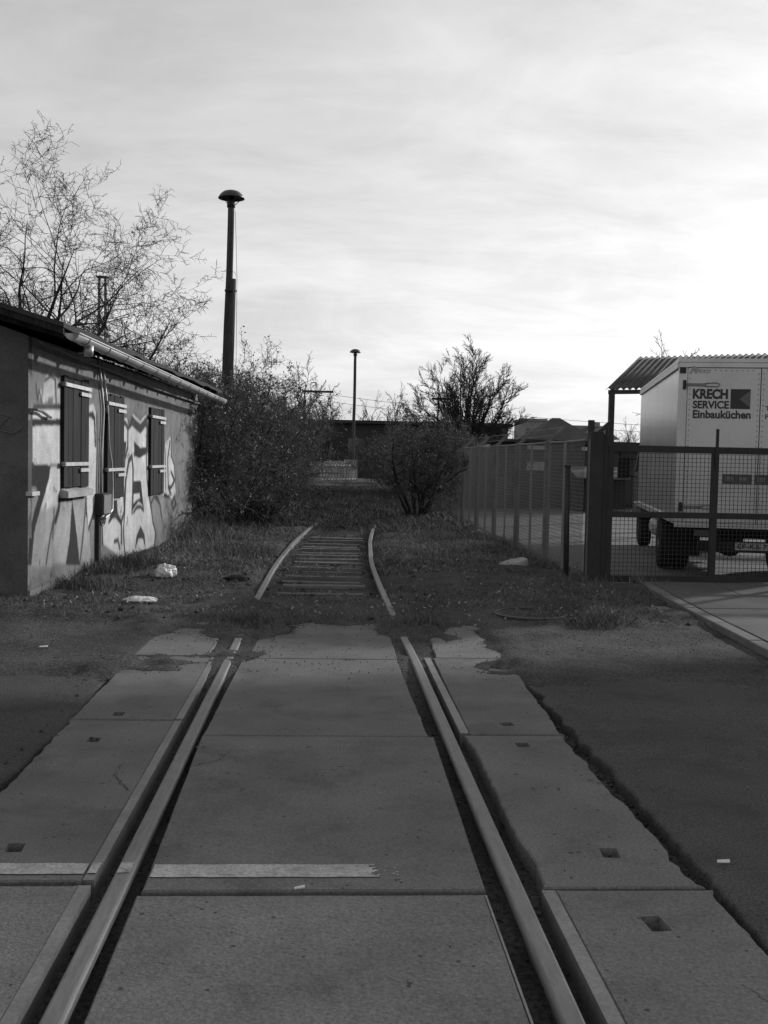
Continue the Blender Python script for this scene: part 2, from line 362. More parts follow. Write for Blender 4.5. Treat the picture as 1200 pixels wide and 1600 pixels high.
# concrete slabs of the level crossing
def slab_mesh(outline, holes, seed, t=0.16, ztop=0.0, jit=0.004, step=0.03, tilt=(0, 0)):
    rnd = np.random.default_rng(seed)
    pts = []
    n = len(outline)
    for i in range(n):
        a = np.array(outline[i][:2], float); b = np.array(outline[(i + 1) % n][:2], float)
        je = outline[i][2] if len(outline[i]) > 2 else jit
        k = max(1, int(np.linalg.norm(b - a) / step)); dn = np.array([b[1] - a[1], a[0] - b[0]]) / np.linalg.norm(b - a)
        ph = rnd.uniform(0, 100)
        for q in range(k):
            p = a + (b - a) * q / k
            o = je * (0.5 + 0.65 * fbm(np.array([q * step * 3.1 + ph]), np.array([seed * 1.7]), 1.0, 5, seed)[0] + 0.4 * fbm(np.array([q * step * 14 + ph]), np.array([seed * 2.7]), 1.0, 3, seed + 2)[0]) * (1.0 if je > .01 else .8)
            if q == 0: o = 0.0
            pts.append(p - dn * o)
    pts = np.array(pts); c = pts.mean(0)
    bm = bmesh.new(); N = len(pts)
    def zt(p): return ztop + tilt[0] * (p[0] - c[0]) + tilt[1] * (p[1] - c[1])
    ch = 0.007
    nrm = np.roll(pts, -1, 0) - np.roll(pts, 1, 0); nrm = np.stack([nrm[:, 1], -nrm[:, 0]], 1); nrm /= np.linalg.norm(nrm, axis=1)[:, None]
    top = [bm.verts.new((p[0] - q[0] * ch, p[1] - q[1] * ch, zt(p))) for p, q in zip(pts, nrm)]
    mid = [bm.verts.new((p[0], p[1], zt(p) - ch)) for p in pts]
    bot = [bm.verts.new((p[0], p[1], ztop - t)) for p in pts]
    for i in range(N):
        j = (i + 1) % N
        bm.faces.new((mid[i], mid[j], top[j], top[i])); bm.faces.new((bot[i], bot[j], mid[j], mid[i]))
    edges = [bm.edges.get((top[i], top[(i + 1) % N])) for i in range(N)]
    for (hx, hy, hw, hl, ang) in holes:
        ring = []
        for (sx, sy) in ((-1, -1), (1, -1), (1, 1), (-1, 1)):
            px, py = sx * hw / 2, sy * hl / 2; ca, sa = math.cos(ang), math.sin(ang)
            ring.append((hx + px * ca - py * sa, hy + px * sa + py * ca))
        v = [bm.verts.new((p[0], p[1], zt(p))) for p in ring]; lo = [bm.verts.new((p[0] * .85 + hx * .15, p[1] * .85 + hy * .15, zt(p) - 0.05)) for p in ring]
        for i in range(4): bm.faces.new((v[i], v[(i + 1) % 4], lo[(i + 1) % 4], lo[i]))
        bm.faces.new(lo)
        edges += [bm.edges.get((v[i], v[(i + 1) % 4])) for i in range(4)]
    bmesh.ops.triangle_fill(bm, use_beauty=True, use_dissolve=False, edges=edges, normal=(0, 0, 1))
    bmesh.ops.recalc_face_normals(bm, faces=bm.faces)
    me = bpy.data.meshes.new('concrete_slab'); bm.to_mesh(me); bm.free(); return me
cross = structure('level_crossing', MB().box(-1.52, 1.52, 0.2, 10.4, -0.36, -0.16).mesh('level_crossing'), 'soil')
J = [0.9, 3.83, 6.02, 8.36, 10.55]
g_ = 0.012
def mid_outline(y0, y1, wl0, wl1, wr0, wr1, je=0.004): return [(-wl0, y0 + g_), (wr0, y0 + g_, je), (wr1, y1 - g_), (-wl1, y1 - g_, je)]
MID = [(mid_outline(J[0], J[1], 0.66, 0.68, 0.625, 0.63), -0.004), (mid_outline(J[1], J[2], 0.665, 0.70, 0.635, 0.66), 0.003),
       (mid_outline(J[2], J[3], 0.70, 0.66, 0.635, 0.60, 0.012), 0.0), (mid_outline(J[3], J[4], 0.62, 0.56, 0.61, 0.62, 0.008), -0.002)]
for k, (o, z) in enumerate(MID): part('concrete_slab', slab_mesh(o, [], 40 + k, ztop=z), 'concrete' if k else 'concrete_b', cross)
part('steel_edge', MB().box(0.626, 0.634, J[0] + .02, J[1] - .02, -0.1, -0.0035), 'edge_steel', cross)
LEFT = [([(-1.52, 0.9, .02), (-0.90, 0.9), (-0.90, 3.90, .01), (-1.52, 3.90)], [(-1.22, 2.9, .075, .11, 0)], 0.002),
        ([(-1.53, 3.93, .02), (-0.905, 3.93, .004), (-0.905, 6.36), (-1.55, 6.36, .03)], [(-1.26, 4.28, .07, .10, .1), (-1.30, 5.92, .07, .10, 0)], 0.0),
        ([(-1.55, 6.38, .02), (-0.905, 6.38, .006), (-0.905, 8.42), (-1.55, 8.42, .02)], [(-1.28, 6.52, .07, .10, 0)], -0.001),
        ([(-1.56, 8.44, .02), (-0.93, 8.44, .01), (-0.93, 10.4), (-1.50, 10.4, .02)], [], 0.001)]
for k, (o, h, z) in enumerate(LEFT):
    s = part('concrete_slab', slab_mesh(o, h, 60 + k, ztop=z), 'concrete_b' if k in (0, 3) else 'concrete', cross)
    if k < 3: part('steel_edge', MB().box(-0.906, -0.862, o[0][1] + .015, o[2][1] - .01, -0.1, z + 0.002), 'edge_steel', s)
RIGHT = [([(0.90, 0.9, .006), (1.55, 0.9, .03), (1.52, 3.84), (0.90, 3.84, .004)], [(1.20, 3.55, .075, .12, 0.1)], 0.003),
         ([(0.855, 3.87), (1.50, 3.87, .05), (1.45, 6.06), (0.845, 6.06, .028)], [(1.22, 4.22, .075, .11, -.1), (1.16, 5.86, .075, .09, 0)], 0.0),
         ([(0.88, 6.085, .006), (1.46, 6.085, .035), (1.53, 8.44), (0.90, 8.44, .006)], [(1.15, 6.32, .08, .08, .2)], 0.001),
         ([(0.92, 8.46, .01), (1.53, 8.46, .03), (1.57, 10.45), (1.0, 10.45, .02)], [], -0.002)]
for k, (o, h, z) in enumerate(RIGHT):
    s = part('concrete_slab', slab_mesh(o, h, 80 + k, ztop=z), 'concrete_b' if k != 2 else 'concrete', cross)
    if k in (0, 2): part('steel_edge', MB().box(o[0][0] - .052, o[0][0] - .001, o[0][1] + .01, o[2][1] - .01, -0.1, z + 0.003), 'edge_steel', s)

# hairline cracks: thin dark soil-filled lines a few millimetres proud of the slab faces
def crack(pts, seed, w=.004):
    rnd = random.Random(seed); P = []
    for (a, b) in zip(pts[:-1], pts[1:]):
        for k in range(8): P.append((a[0] + (b[0] - a[0]) * k / 8 + rnd.uniform(-.012, .012), a[1] + (b[1] - a[1]) * k / 8 + rnd.uniform(-.012, .012)))
    mb = MB()
    for i, p in enumerate(P): ww = w * (1 - i / len(P)) * rnd.uniform(.4, 1.2) + .0006; mb.v += [(p[0] - ww, p[1] - ww * .5, .0048), (p[0] + ww, p[1] + ww * .5, .0048)]
    for i in range(len(P) - 1): mb.f.append((2 * i, 2 * i + 1, 2 * i + 3, 2 * i + 2))
    return mb
for k, pts in enumerate((((1.48, 5.1), (1.36, 5.2), (1.3, 5.16)), ((-.93, 5.0), (-1.05, 5.25), (-1.04, 5.5)), ((.62, 2.55), (.5, 2.7), (.42, 2.66)), ((-.68, 5.4), (-.55, 5.52), (-.5, 5.75)), ((1.5, 2.9), (1.38, 3.0), (1.33, 3.15)))): part('crack', crack(pts, k), 'soil', cross)

# white painted line across slabs and rail head
def paint_sheet(x0, x1, y0, y1, z, seed, fade_r=False):
    rnd = random.Random(seed); mb = MB(); rows = 9 if fade_r else 1
    for r in range(rows):
        a0 = y0 + (y1 - y0) * r / rows; a1 = y0 + (y1 - y0) * (r + 1) / rows
        xe = x1 - (rnd.uniform(0, .05) if fade_r else 0)
        n = max(4, int((xe - x0) / 0.02)); xs = np.linspace(x0, xe, n)
        ya = a0 + (0.006 * fbm(xs, xs * 0, 12, 3, seed) if r == 0 else 0 * xs); yb = a1 + (0.006 * fbm(xs, xs * 0 + 4, 12, 3, seed + 3) if r == rows - 1 else 0 * xs)
        o = len(mb.v)
        for i in range(n): mb.v += [(xs[i], ya[i], z), (xs[i], yb[i], z)]
        for i in range(n - 1): mb.f.append((o + 2 * i, o + 2 * i + 2, o + 2 * i + 3, o + 2 * i + 1))
        if fade_r:
            for q in range(3):
                if rnd.random() < .25:
                    xa = xe + .012 + q * .03 + rnd.uniform(0, .015); xb = xa + rnd.uniform(.004, .014); o = len(mb.v)
                    mb.v += [(xa, a0 + .003, z), (xb, a0 + .002, z), (xb, a1 - .004, z), (xa, a1 - .003, z)]; mb.f.append((o, o + 1, o + 2, o + 3))
    return mb
road_line = structure('road_marking', paint_sheet(-0.655, 0.245, 3.96, 4.085, 0.0065, 3, True).mesh('road_marking'), 'road_paint')
for a, b, z, s in ((-1.5, -0.915, 0.004, 5), (-0.902, -0.866, 0.0062, 6), (-0.786, -0.736, 0.0125, 8)):
    part('painted_line', paint_sheet(a, b, 4.0 if a < -.8 else 3.99, 4.105 if a < -.8 else 4.09, z, s), 'road_paint', road_line)

# ------------------------------------------------------------------ railway track
trk = thing('railway_track', 'worn railway track running through the concrete level crossing into the grass', 'railway track', (0, 5, 0))
def smooth_path(pts, n=140):
    p = np.array(pts, float); y = np.linspace(p[0, 1], p[-1, 1], n); x = np.interp(y, p[:, 1], p[:, 0])
    k = np.ones(9) / 9; xp = np.pad(x, 4, mode='edge'); x = np.convolve(xp, k, 'valid'); return x, y
def rail_z(y): return np.interp(y, [0, 8.0, 9.2, 10.3, 11.0, 14, 20, 31], [0.010, 0.010, 0.012, 0.02, 0.04, 0.06, 0.065, 0.05])
PROF = [(-.0625, -.15), (.0625, -.15), (.0625, -.138), (.012, -.122), (.009, -.05), (.034, -.036), (.0355, -.010), (.031, -.003), (.024, 0), (-.024, 0), (-.031, -.003), (-.0355, -.010), (-.034, -.036), (-.009, -.05), (-.012, -.122), (-.0625, -.138)]
def rail_mesh(pts):
    x, y = smooth_path(pts); z = rail_z(y); n = len(PROF); V = []
    for i in range(len(x)):
        for (a, b) in PROF: V.append((x[i] + a, y[i], z[i] + b))
    mb = MB(); fs = []
    for i in range(len(x) - 1):
        for j in range(n):
            a = i * n + j; b = i * n + (j + 1) % n; fs.append((a, b, b + n, a + n))
    fs += [tuple(range(n - 1, -1, -1)), tuple((len(x) - 1) * n + j for j in range(n))]
    return mb.add(V, fs)
part('rail', rail_mesh(TRACK_L), 'rail_steel', trk)
part('rail', rail_mesh([(0.75, 0.3), (0.75, 8.2), (0.71, 10.6), (0.685, 13.2), (0.70, 15.8), (0.84, 19.6), (1.06, 23.2), (1.42, 27.0), (1.95, 31.0)]), 'rail_steel', trk)
slp = MB().box(-.56, .50, -.075, .075, -.13, 0).mesh('sleeper'); slp.materials.append(M['sleeper'])
rs = random.Random(4)
y = 12.7
while y < 23.4:
    o = link('sleeper', slp, None, trk); cx = float(track_c(y))
    o.matrix_parent_inverse = Matrix.Identity(4)
    o.location = Vector((cx + rs.uniform(-.03, .03), y, -0.016 + rs.uniform(-.028, .014))) - Vector((0, 5, 0)); o.rotation_euler = (rs.uniform(-.03, .03), rs.uniform(-.012, .012), rs.uniform(-.025, .025) - 0.03)
    y += 0.60 + rs.uniform(-.03, .03)

# ------------------------------------------------------------------ kerb and pavement in front of the gate
kerb = structure('kerb', MB().box(3.3, 3.4, -5.0, -4.9, -.2, -.1).mesh('kerb'), 'kerb')
kr = random.Random(2)
yy = -3.0
while yy < 13.2:
    y2 = min(yy + 1.0, 13.35); xa, xb = float(kerb_x(yy)), float(kerb_x(y2)); z = 0.085 + kr.uniform(-.006, .006)
    mb = MB().add([(xa, yy + .005, -.2), (xa + .14, yy + .005, -.2), (xb + .14, y2 - .005, -.2), (xb, y2 - .005, -.2), (xa, yy + .005, z), (xa + .14, yy + .005, z), (xb + .14, y2 - .005, z), (xb, y2 - .005, z)],
                  [(3, 2, 1, 0), (4, 5, 6, 7), (0, 1, 5, 4), (1, 2, 6, 5), (2, 3, 7, 6), (3, 0, 4, 7)])
    part('kerb_stone', mb, 'kerb', kerb, 0.012); yy = y2
    if y2 >= 13.3: break
pave = structure('pavement', MB().add([(3.76, -4, .045), (16, -4, .045), (16, 13.55, .045), (4.29, 13.55, .045), (3.76, 6, .045)], [(0, 1, 2, 3, 4)]).mesh('pavement'), 'soil')
row = 0; yy = 6.3
while yy < 13.4:
    y2 = min(yy + 1.18, 13.5); x = float(kerb_x(max(yy, 6))) + 0.165; first = True
    x1 = x + (0.85 if row % 2 else 1.25)
    while x < 8.5:
        dx = float(kerb_x(min(y2, 13.3)) - kerb_x(max(yy, 6))) if first else float(kerb_x(min(y2, 13.3)) - kerb_x(max(yy, 6)))
        z = 0.078 + kr.uniform(-.006, .006)
        P = [(x + .006, yy + .006), (x1 - .006, yy + .006), (x1 + dx - .006, y2 - .006), (x + dx + .006, y2 - .006)]
        part('paving_slab', MB().prism(P, .03, z), 'paving', pave, 0.006); x = x1; x1 = x + 1.25; first = False
    yy = y2; row += 1
structure('yard', MB().add([(3.75, 13.7, -.10), (40, 13.7, -.10), (60, 46, -.10), (3.75, 46, -.10)], [(0, 1, 2, 3)]).mesh('yard'), 'yard')
structure('gate_threshold', MB().box(4.2, 9.5, 13.57, 14.05, -.2, .05).mesh('gate_threshold'), 'kerb')

# ------------------------------------------------------------------ hut with graffiti
HA = np.array([-3.18, 11.5]); HANG = R(2.8); HD = np.array([math.sin(HANG), math.cos(HANG)]); HN = np.array([HD[1], -HD[0]])
S0, S1, HT = -0.22, 10.15, 2.86
def hw(s, off, z): p = HA + HD * s + HN * off; return (p[0], p[1], z)
def wall_px(x, y):
    r = ray(x, y); t = (np.dot(HA - CP[:2], HN)) / np.dot(r[:2], HN); p = CP + r * t
    return float(np.dot(p[:2] - HA, HD)), float(p[2])
def W2(a, b): return wall_px(40 + a * 260 / 1200, 560 + b * 260 / 1200)
def WZ(a, b): return wall_px(a * .3, 460 + b * .3)
hut = thing('hut', 'low rendered trackside hut with graffiti, boarded shutters and a half-round gutter', 'hut', tuple(hw(5, -2, 0)))
RES = 0.0135
ns = int((S1 - S0) / RES) + 1; nz = int(HT / RES) + 2
ss = np.linspace(S0, S1, ns); zs = np.linspace(-0.15, HT, nz); SS, ZZ = np.meshgrid(ss, zs)
img = np.full(SS.shape, 0.20)
img *= 1 + 0.16 * fbm(SS, ZZ * 0.5, 1.6, 4, 70)
def poly_mask(poly):
    m = np.zeros(SS.shape, bool); n = len(poly)
    for i in range(n):
        x0, y0 = poly[i]; x1, y1 = poly[(i + 1) % n]
        if y0 == y1: continue
        c = ((y0 > ZZ) != (y1 > ZZ)) & (SS < (x1 - x0) * (ZZ - y0) / (y1 - y0) + x0); m ^= c
    return m.astype(float)
def blur(m, k):
    for _ in range(k):
        m = (np.pad(m, ((1, 1), (0, 0)), 'edge')[:-2] + m * 2 + np.pad(m, ((1, 1), (0, 0)), 'edge')[2:]) / 4
        m = (np.pad(m, ((0, 0), (1, 1)), 'edge')[:, :-2] + m * 2 + np.pad(m, ((0, 0), (1, 1)), 'edge')[:, 2:]) / 4
    return m
def fill(pts, v, soft=1, conv=W2, op=1.0):
    global img
    m = blur(poly_mask([conv(*p) for p in pts]), soft) * op
    img = img * (1 - m) + v * m
def stroke(pts, w, v, soft=1, conv=W2, op=0.95):
    global img
    q = [np.array(conv(*p)) for p in pts]; m = np.zeros(SS.shape)
    dense = []
    for a, b in zip(q[:-1], q[1:]):
        ab = b - a; L2 = max(1e-6, ab @ ab); t = np.clip(((SS - a[0]) * ab[0] + (ZZ - a[1]) * ab[1]) / L2, 0, 1)
        dd = np.hypot(SS - a[0] - t * ab[0], ZZ - a[1] - t * ab[1]); m = np.maximum(m, np.clip((w * .68 + .010 - dd) / .02, 0, 1))
    m = blur(m, soft) * op; img = img * (1 - m) + v * m
PALE, MIDP, DK, DKG = 0.54, 0.38, 0.028, 0.045
# first letters, left of and below the first shutter
fill([(42, 355), (250, 340), (250, 440), (42, 440)], 0.60)
fill([(45, 480), (250, 478), (250, 1010), (175, 1300), (150, 1480), (40, 1480), (60, 1150), (120, 900), (45, 760)], PALE, 3)
fill([(60, 1100), (230, 1060), (200, 1500), (40, 1500)], 0.30, 6)
fill([(48, 430), (150, 440), (255, 440), (255, 485), (150, 480), (48, 490)], DK)
fill([(38, 772), (95, 762), (182, 770), (172, 860), (140, 980), (100, 1110), (62, 1260), (42, 1490), (14, 1490), (25, 1300), (58, 1120), (92, 1000), (80, 930), (40, 920)], DK)
fill([(248, 1010), (440, 1010), (460, 1230), (470, 1480), (200, 1480), (205, 1300)], 0.34, 3)
stroke([(246, 1010), (238, 1090), (215, 1170)], .07, DK)
stroke([(205, 1090), (203, 1180), (196, 1300)], .03, DKG)
fill([(336, 1012), (348, 1100), (372, 1300), (390, 1490), (290, 1490), (318, 1300), (328, 1120)], DK)
stroke([(436, 1010), (440, 1110), (452, 1200)], .045, DKG)
fill([(70, 190), (85, 300), (95, 225), (115, 230), (118, 320), (140, 330), (140, 160), (180, 125), (215, 150), (220, 335), (250, 350), (246, 210), (215, 120), (150, 120), (120, 300), (80, 260)], 0.62, 2, op=.8)
fill([(135, 150), (205, 120), (215, 330), (130, 300)], 0.6, 3, op=.7)
fill([(165, 280), (200, 275), (200, 330), (160, 325)], DKG, 2, op=.7)
# arch right of the first shutter
fill([(438, 345), (490, 328), (512, 400), (512, 640), (506, 980), (490, 1100), (450, 1220), (438, 1000)], PALE)
fill([(438, 395), (485, 382), (502, 425), (508, 640), (497, 640), (492, 450), (470, 425), (438, 430)], DKG)
# middle letters
fill([(545, 1000), (600, 1040), (690, 420), (735, 415), (742, 480), (775, 382), (828, 440), (868, 388), (886, 470), (884, 990), (935, 1250), (932, 1345), (700, 1440), (560, 1340)], PALE, 2)
fill([(690, 600), (730, 600), (716, 720), (690, 728)], DK)
fill([(784, 598), (828, 645), (872, 640), (870, 690), (822, 720), (784, 702)], DK)
fill([(778, 884), (832, 884), (842, 980), (853, 1092), (838, 1052), (815, 1030), (795, 1060), (770, 1100)], DK)
fill([(780, 975), (822, 972), (826, 1010), (800, 1022), (776, 1050)], PALE, 1)
fill([(608, 1018), (660, 1018), (664, 1120), (640, 1130), (608, 1185)], DK)
fill([(788, 1390), (800, 1285), (830, 1205), (858, 1270), (867, 1380), (846, 1300), (815, 1300)], DKG)
stroke([(690, 462), (722, 468), (740, 510), (738, 640), (716, 730), (705, 900), (712, 1100), (690, 1180), (692, 1330)], .06, DK)
stroke([(745, 480), (770, 450), (798, 480), (830, 508), (858, 470), (870, 455), (880, 500), (876, 660)], .11, DK)
stroke([(712, 1090), (722, 880), (745, 740), (768, 706), (775, 800), (772, 1000), (768, 1110)], .07, DK)
stroke([(872, 700), (876, 880), (898, 1040), (920, 1160), (938, 1250), (928, 1340)], .06, DKG)
stroke([(600, 520), (600, 640), (590, 820)], .06, DKG)
stroke([(660, 1120), (690, 1190)], .05, DK)
stroke([(640, 1320), (665, 1310), (680, 1370)], .05, DKG)
# letters right of the third shutter
fill([(985, 535), (996, 530), (1004, 620), (1035, 570), (1050, 575), (1045, 700), (1070, 760), (1085, 960), (1060, 1010), (985, 985)], 0.52, 2)
stroke([(998, 560), (1006, 690), (1012, 940)], .05, DKG)
stroke([(1040, 600), (1024, 720), (1030, 930), (1050, 980)], .06, DKG)
stroke([(1050, 820), (1075, 880), (1050, 930), (1035, 930)], .06, DK)
stroke([(902, 1060), (925, 1010), (950, 1005), (972, 1070), (985, 1180)], .07, DKG)
stroke([(1055, 1050), (1072, 1000), (1085, 1050), (1065, 1090), (1052, 1040)], .06, DKG)
fill([(905, 1060), (930, 1010), (965, 1060), (985, 1180), (1000, 1290), (935, 1250)], 0.22, 4)
stroke([(1000, 985), (1035, 1000)], .05, DK)
stroke([(1115, 790), (1140, 760), (1150, 830), (1120, 850)], .07, 0.2, 3)
stroke([(250, 350), (60, 352), (44, 400), (44, 760), (60, 772)], .045, DKG)
stroke([(182, 770), (248, 772)], .03, 0.2); stroke([(246, 1010), (300, 1008), (336, 1012)], .05, DK); stroke([(390, 1480), (412, 1300), (436, 1010)], .04, DKG)
stroke([(200, 1180), (176, 1300), (150, 1480)], .035, DKG); stroke([(512, 400), (514, 640), (508, 980), (492, 1100), (455, 1230)], .045, DKG)
stroke([(545, 1010), (552, 1180), (556, 1340)], .05, DKG); stroke([(742, 480), (775, 384), (828, 440), (868, 390), (888, 470)], .05, 0.16)
stroke([(600, 1180), (622, 1140), (650, 1135), (690, 1190)], .05, DK); stroke([(780, 1110), (800, 1075), (830, 1070), (850, 1095)], .05, DKG)
stroke([(715, 1100), (705, 1250), (716, 1400)], .05, DKG); stroke([(985, 540), (992, 760), (985, 985)], .05, DKG); stroke([(1050, 575), (1048, 700), (1072, 770), (1087, 960)], .04, DKG)
stroke([(690, 420), (735, 416), (742, 480)], .04, 0.12); stroke([(905, 1060), (915, 1180), (935, 1250)], .04, DKG); stroke([(75, 190), (85, 300), (98, 228), (118, 320)], .03, DKG); stroke([(140, 160), (180, 128), (216, 150), (222, 335)], .03, DKG)
img *= 1 + 0.20 * fbm(SS, ZZ, 9, 4, 33) + 0.12 * fbm(SS, ZZ, 2.5, 3, 34)
# unpainted render at the far end, dirty foot, damp streaks
img *= 1 - 0.35 * np.exp(-np.clip(ZZ - 0.05, 0, 9) / 0.14) * (0.7 + 0.5 * fbm(SS, ZZ, 3, 3, 55))
img *= 1 - 0.22 * np.clip(fbm(SS * 6, ZZ * 0.25, 1.0, 4, 44), 0, 1)
img *= 1 - 0.45 * (fbm(SS, ZZ, 5, 5, 77) > 0.5); img *= 1 - 0.3 * np.exp(-((ZZ - .25) / .25) ** 2) * np.clip(.5 + fbm(SS, ZZ, 2, 4, 78), 0, 1)
WV = np.stack([HA[0] + HD[0] * SS, HA[1] + HD[1] * SS, ZZ], -1)
bumpd = 0.006 * fbm(SS, ZZ, 1.1, 3, 12); WV[..., 0] += HN[0] * bumpd; WV[..., 1] += HN[1] * bumpd
wme = mesh_np('wall', WV.reshape(-1, 3), [grid_faces(ns, nz)], True)
at = wme.attributes.new('paint', 'FLOAT', 'POINT'); at.data.foreach_set('value', np.clip(img, 0.03, 0.72).astype(np.float32).ravel())
fw = part('wall', wme, 'wall', hut); fw['label'] = 'long side wall covered in pale and dark graffiti'
DEPTH = 4.6; RIDGE = 3.78; OV = 0.50
def hbox(mb, s0, s1, o0, o1, z0, z1):
    c = [hw(s0, o0, z0), hw(s0, o1, z0), hw(s1, o1, z0), hw(s1, o0, z0), hw(s0, o0, z1), hw(s0, o1, z1), hw(s1, o1, z1), hw(s1, o0, z1)]
    return mb.add(c, [(3, 2, 1, 0), (4, 5, 6, 7), (0, 1, 5, 4), (1, 2, 6, 5), (2, 3, 7, 6), (3, 0, 4, 7)])
def gable(s):
    return [hw(s, -0.0, -.15), hw(s, -DEPTH, -.15), hw(s, -DEPTH, HT), hw(s, -DEPTH / 2, RIDGE - .12), hw(s, 0.0, HT)]
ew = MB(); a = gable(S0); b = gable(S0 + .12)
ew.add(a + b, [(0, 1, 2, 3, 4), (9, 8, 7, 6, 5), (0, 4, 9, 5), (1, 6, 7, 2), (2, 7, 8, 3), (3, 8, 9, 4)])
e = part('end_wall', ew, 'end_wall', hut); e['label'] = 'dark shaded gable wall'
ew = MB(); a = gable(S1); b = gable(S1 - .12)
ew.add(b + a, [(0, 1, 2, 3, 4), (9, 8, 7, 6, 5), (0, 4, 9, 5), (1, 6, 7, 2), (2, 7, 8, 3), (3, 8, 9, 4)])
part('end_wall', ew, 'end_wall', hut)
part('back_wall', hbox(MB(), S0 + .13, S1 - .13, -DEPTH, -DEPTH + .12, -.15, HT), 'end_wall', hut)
slope = (RIDGE - 2.96) / (DEPTH / 2 + OV)
def roof_z(off): return 2.96 + (OV - off) * slope
rf = MB()
rfp = []
for s in np.linspace(S0 - .42, S1 + .05, 24):
    dz = 0.012 * math.sin(s * 3.1) + 0.01 * math.sin(s * 7.7)
    rfp += [hw(s, OV, roof_z(OV) + dz), hw(s, -DEPTH / 2, RIDGE + dz), hw(s, -DEPTH - OV, roof_z(OV) + dz), hw(s, -DEPTH - OV, roof_z(OV) - .05 + dz), hw(s, -DEPTH / 2, RIDGE - .05 + dz), hw(s, OV, roof_z(OV) - .05 + dz)]
fs = []
for i in range(23):
    for j in range(6):
        p = i * 6 + j; q = i * 6 + (j + 1) % 6; fs.append((p, q, q + 6, p + 6))
fs += [(5, 4, 3, 2, 1, 0), tuple(23 * 6 + j for j in range(6))]
rf.add(rfp, fs); roof = part('roof', rf, 'bitumen', hut)
bb = MB()
for (o0, o1) in ((OV - .01, -DEPTH / 2), (-DEPTH / 2, -DEPTH - OV + .01)):
    zA = roof_z(o0) if o0 > -DEPTH / 2 else RIDGE; zB = RIDGE if o0 > -DEPTH / 2 else roof_z(OV)
    for (s0, s1) in ((S0 - .40, S0 - .365),):
        bb.add([hw(s0, o0, zA - .12), hw(s0, o1, zB - .12), hw(s0, o1, zB - .052), hw(s0, o0, zA - .052), hw(s1, o0, zA - .12), hw(s1, o1, zB - .12), hw(s1, o1, zB - .052), hw(s1, o0, zA - .052)],
               [(0, 1, 2, 3), (7, 6, 5, 4), (0, 4, 5, 1), (1, 5, 6, 2), (2, 6, 7, 3), (3, 7, 4, 0)])
part('barge_board', bb, 'old_wood', roof)
s = S0 - .2
while s < S1 - .05:
    r_ = MB(); zA = roof_z(OV - .06) - .055; zB = roof_z(-.4) - .055
    r_.add([hw(s, OV - .06, zA - .10), hw(s, -.4, zB - .13), hw(s, -.4, zB), hw(s, OV - .06, zA), hw(s + .08, OV - .06, zA - .10), hw(s + .08, -.4, zB - .13), hw(s + .08, -.4, zB), hw(s + .08, OV - .06, zA)],
           [(0, 1, 2, 3), (7, 6, 5, 4), (0, 4, 5, 1), (1, 5, 6, 2), (2, 6, 7, 3), (3, 7, 4, 0)])
    part('rafter', r_, 'old_wood', roof); s += 0.78
# gutter
def gut_z(s): return 2.865 - 0.011 * (s + .5)
GO = OV + .045; gr = 0.075
gm = MB(); secs = np.linspace(-0.50, 10.02, 40); K = 9; vs_ = []
for s in secs:
    for lay in (gr, gr - .006):
        for j in range(K):
            a_ = PI + PI * j / (K - 1); vs_.append(hw(s, GO + math.cos(a_) * lay, gut_z(s) + math.sin(a_) * lay))
fs = []
for i in range(39):
    for lay in (0, 1):
        for j in range(K - 1):
            p = i * 2 * K + lay * K + j; q = p + 2 * K; fs.append((p, p + 1, q + 1, q) if lay == 0 else (p, q, q + 1, p + 1))
    for j in (0, K - 1):
        p = i * 2 * K + j; fs.append((p, p + K, p + K + 2 * K, p + 2 * K))
fs += [tuple(range(K)), tuple(39 * 2 * K + j for j in range(K))]
gm.add(vs_, fs).sm(); gut = part('gutter', gm, 'zinc', hut)
part('gutter_bead', MB().tube([hw(-.5, GO + gr, gut_z(-.5)), hw(10.02, GO + gr, gut_z(10.02))], .011, 6), 'zinc', gut)
s = -0.1
while s < 9.9:
    pts = [hw(s, GO - gr - .005, gut_z(s) + .04)] + [hw(s, GO + math.cos(PI + PI * j / 8) * (gr + .004), gut_z(s) + math.sin(PI + PI * j / 8) * (gr + .004)) for j in range(9)]
    part('gutter_bracket', MB().tube(pts, .007, 4), 'zinc', gut); s += 0.86
part('gutter_outlet', MB().tube([hw(.12, GO, gut_z(.1) - .06), hw(.12, GO, gut_z(.1) - .17)], [.055, .05], 12).sm(), 'zinc', gut)
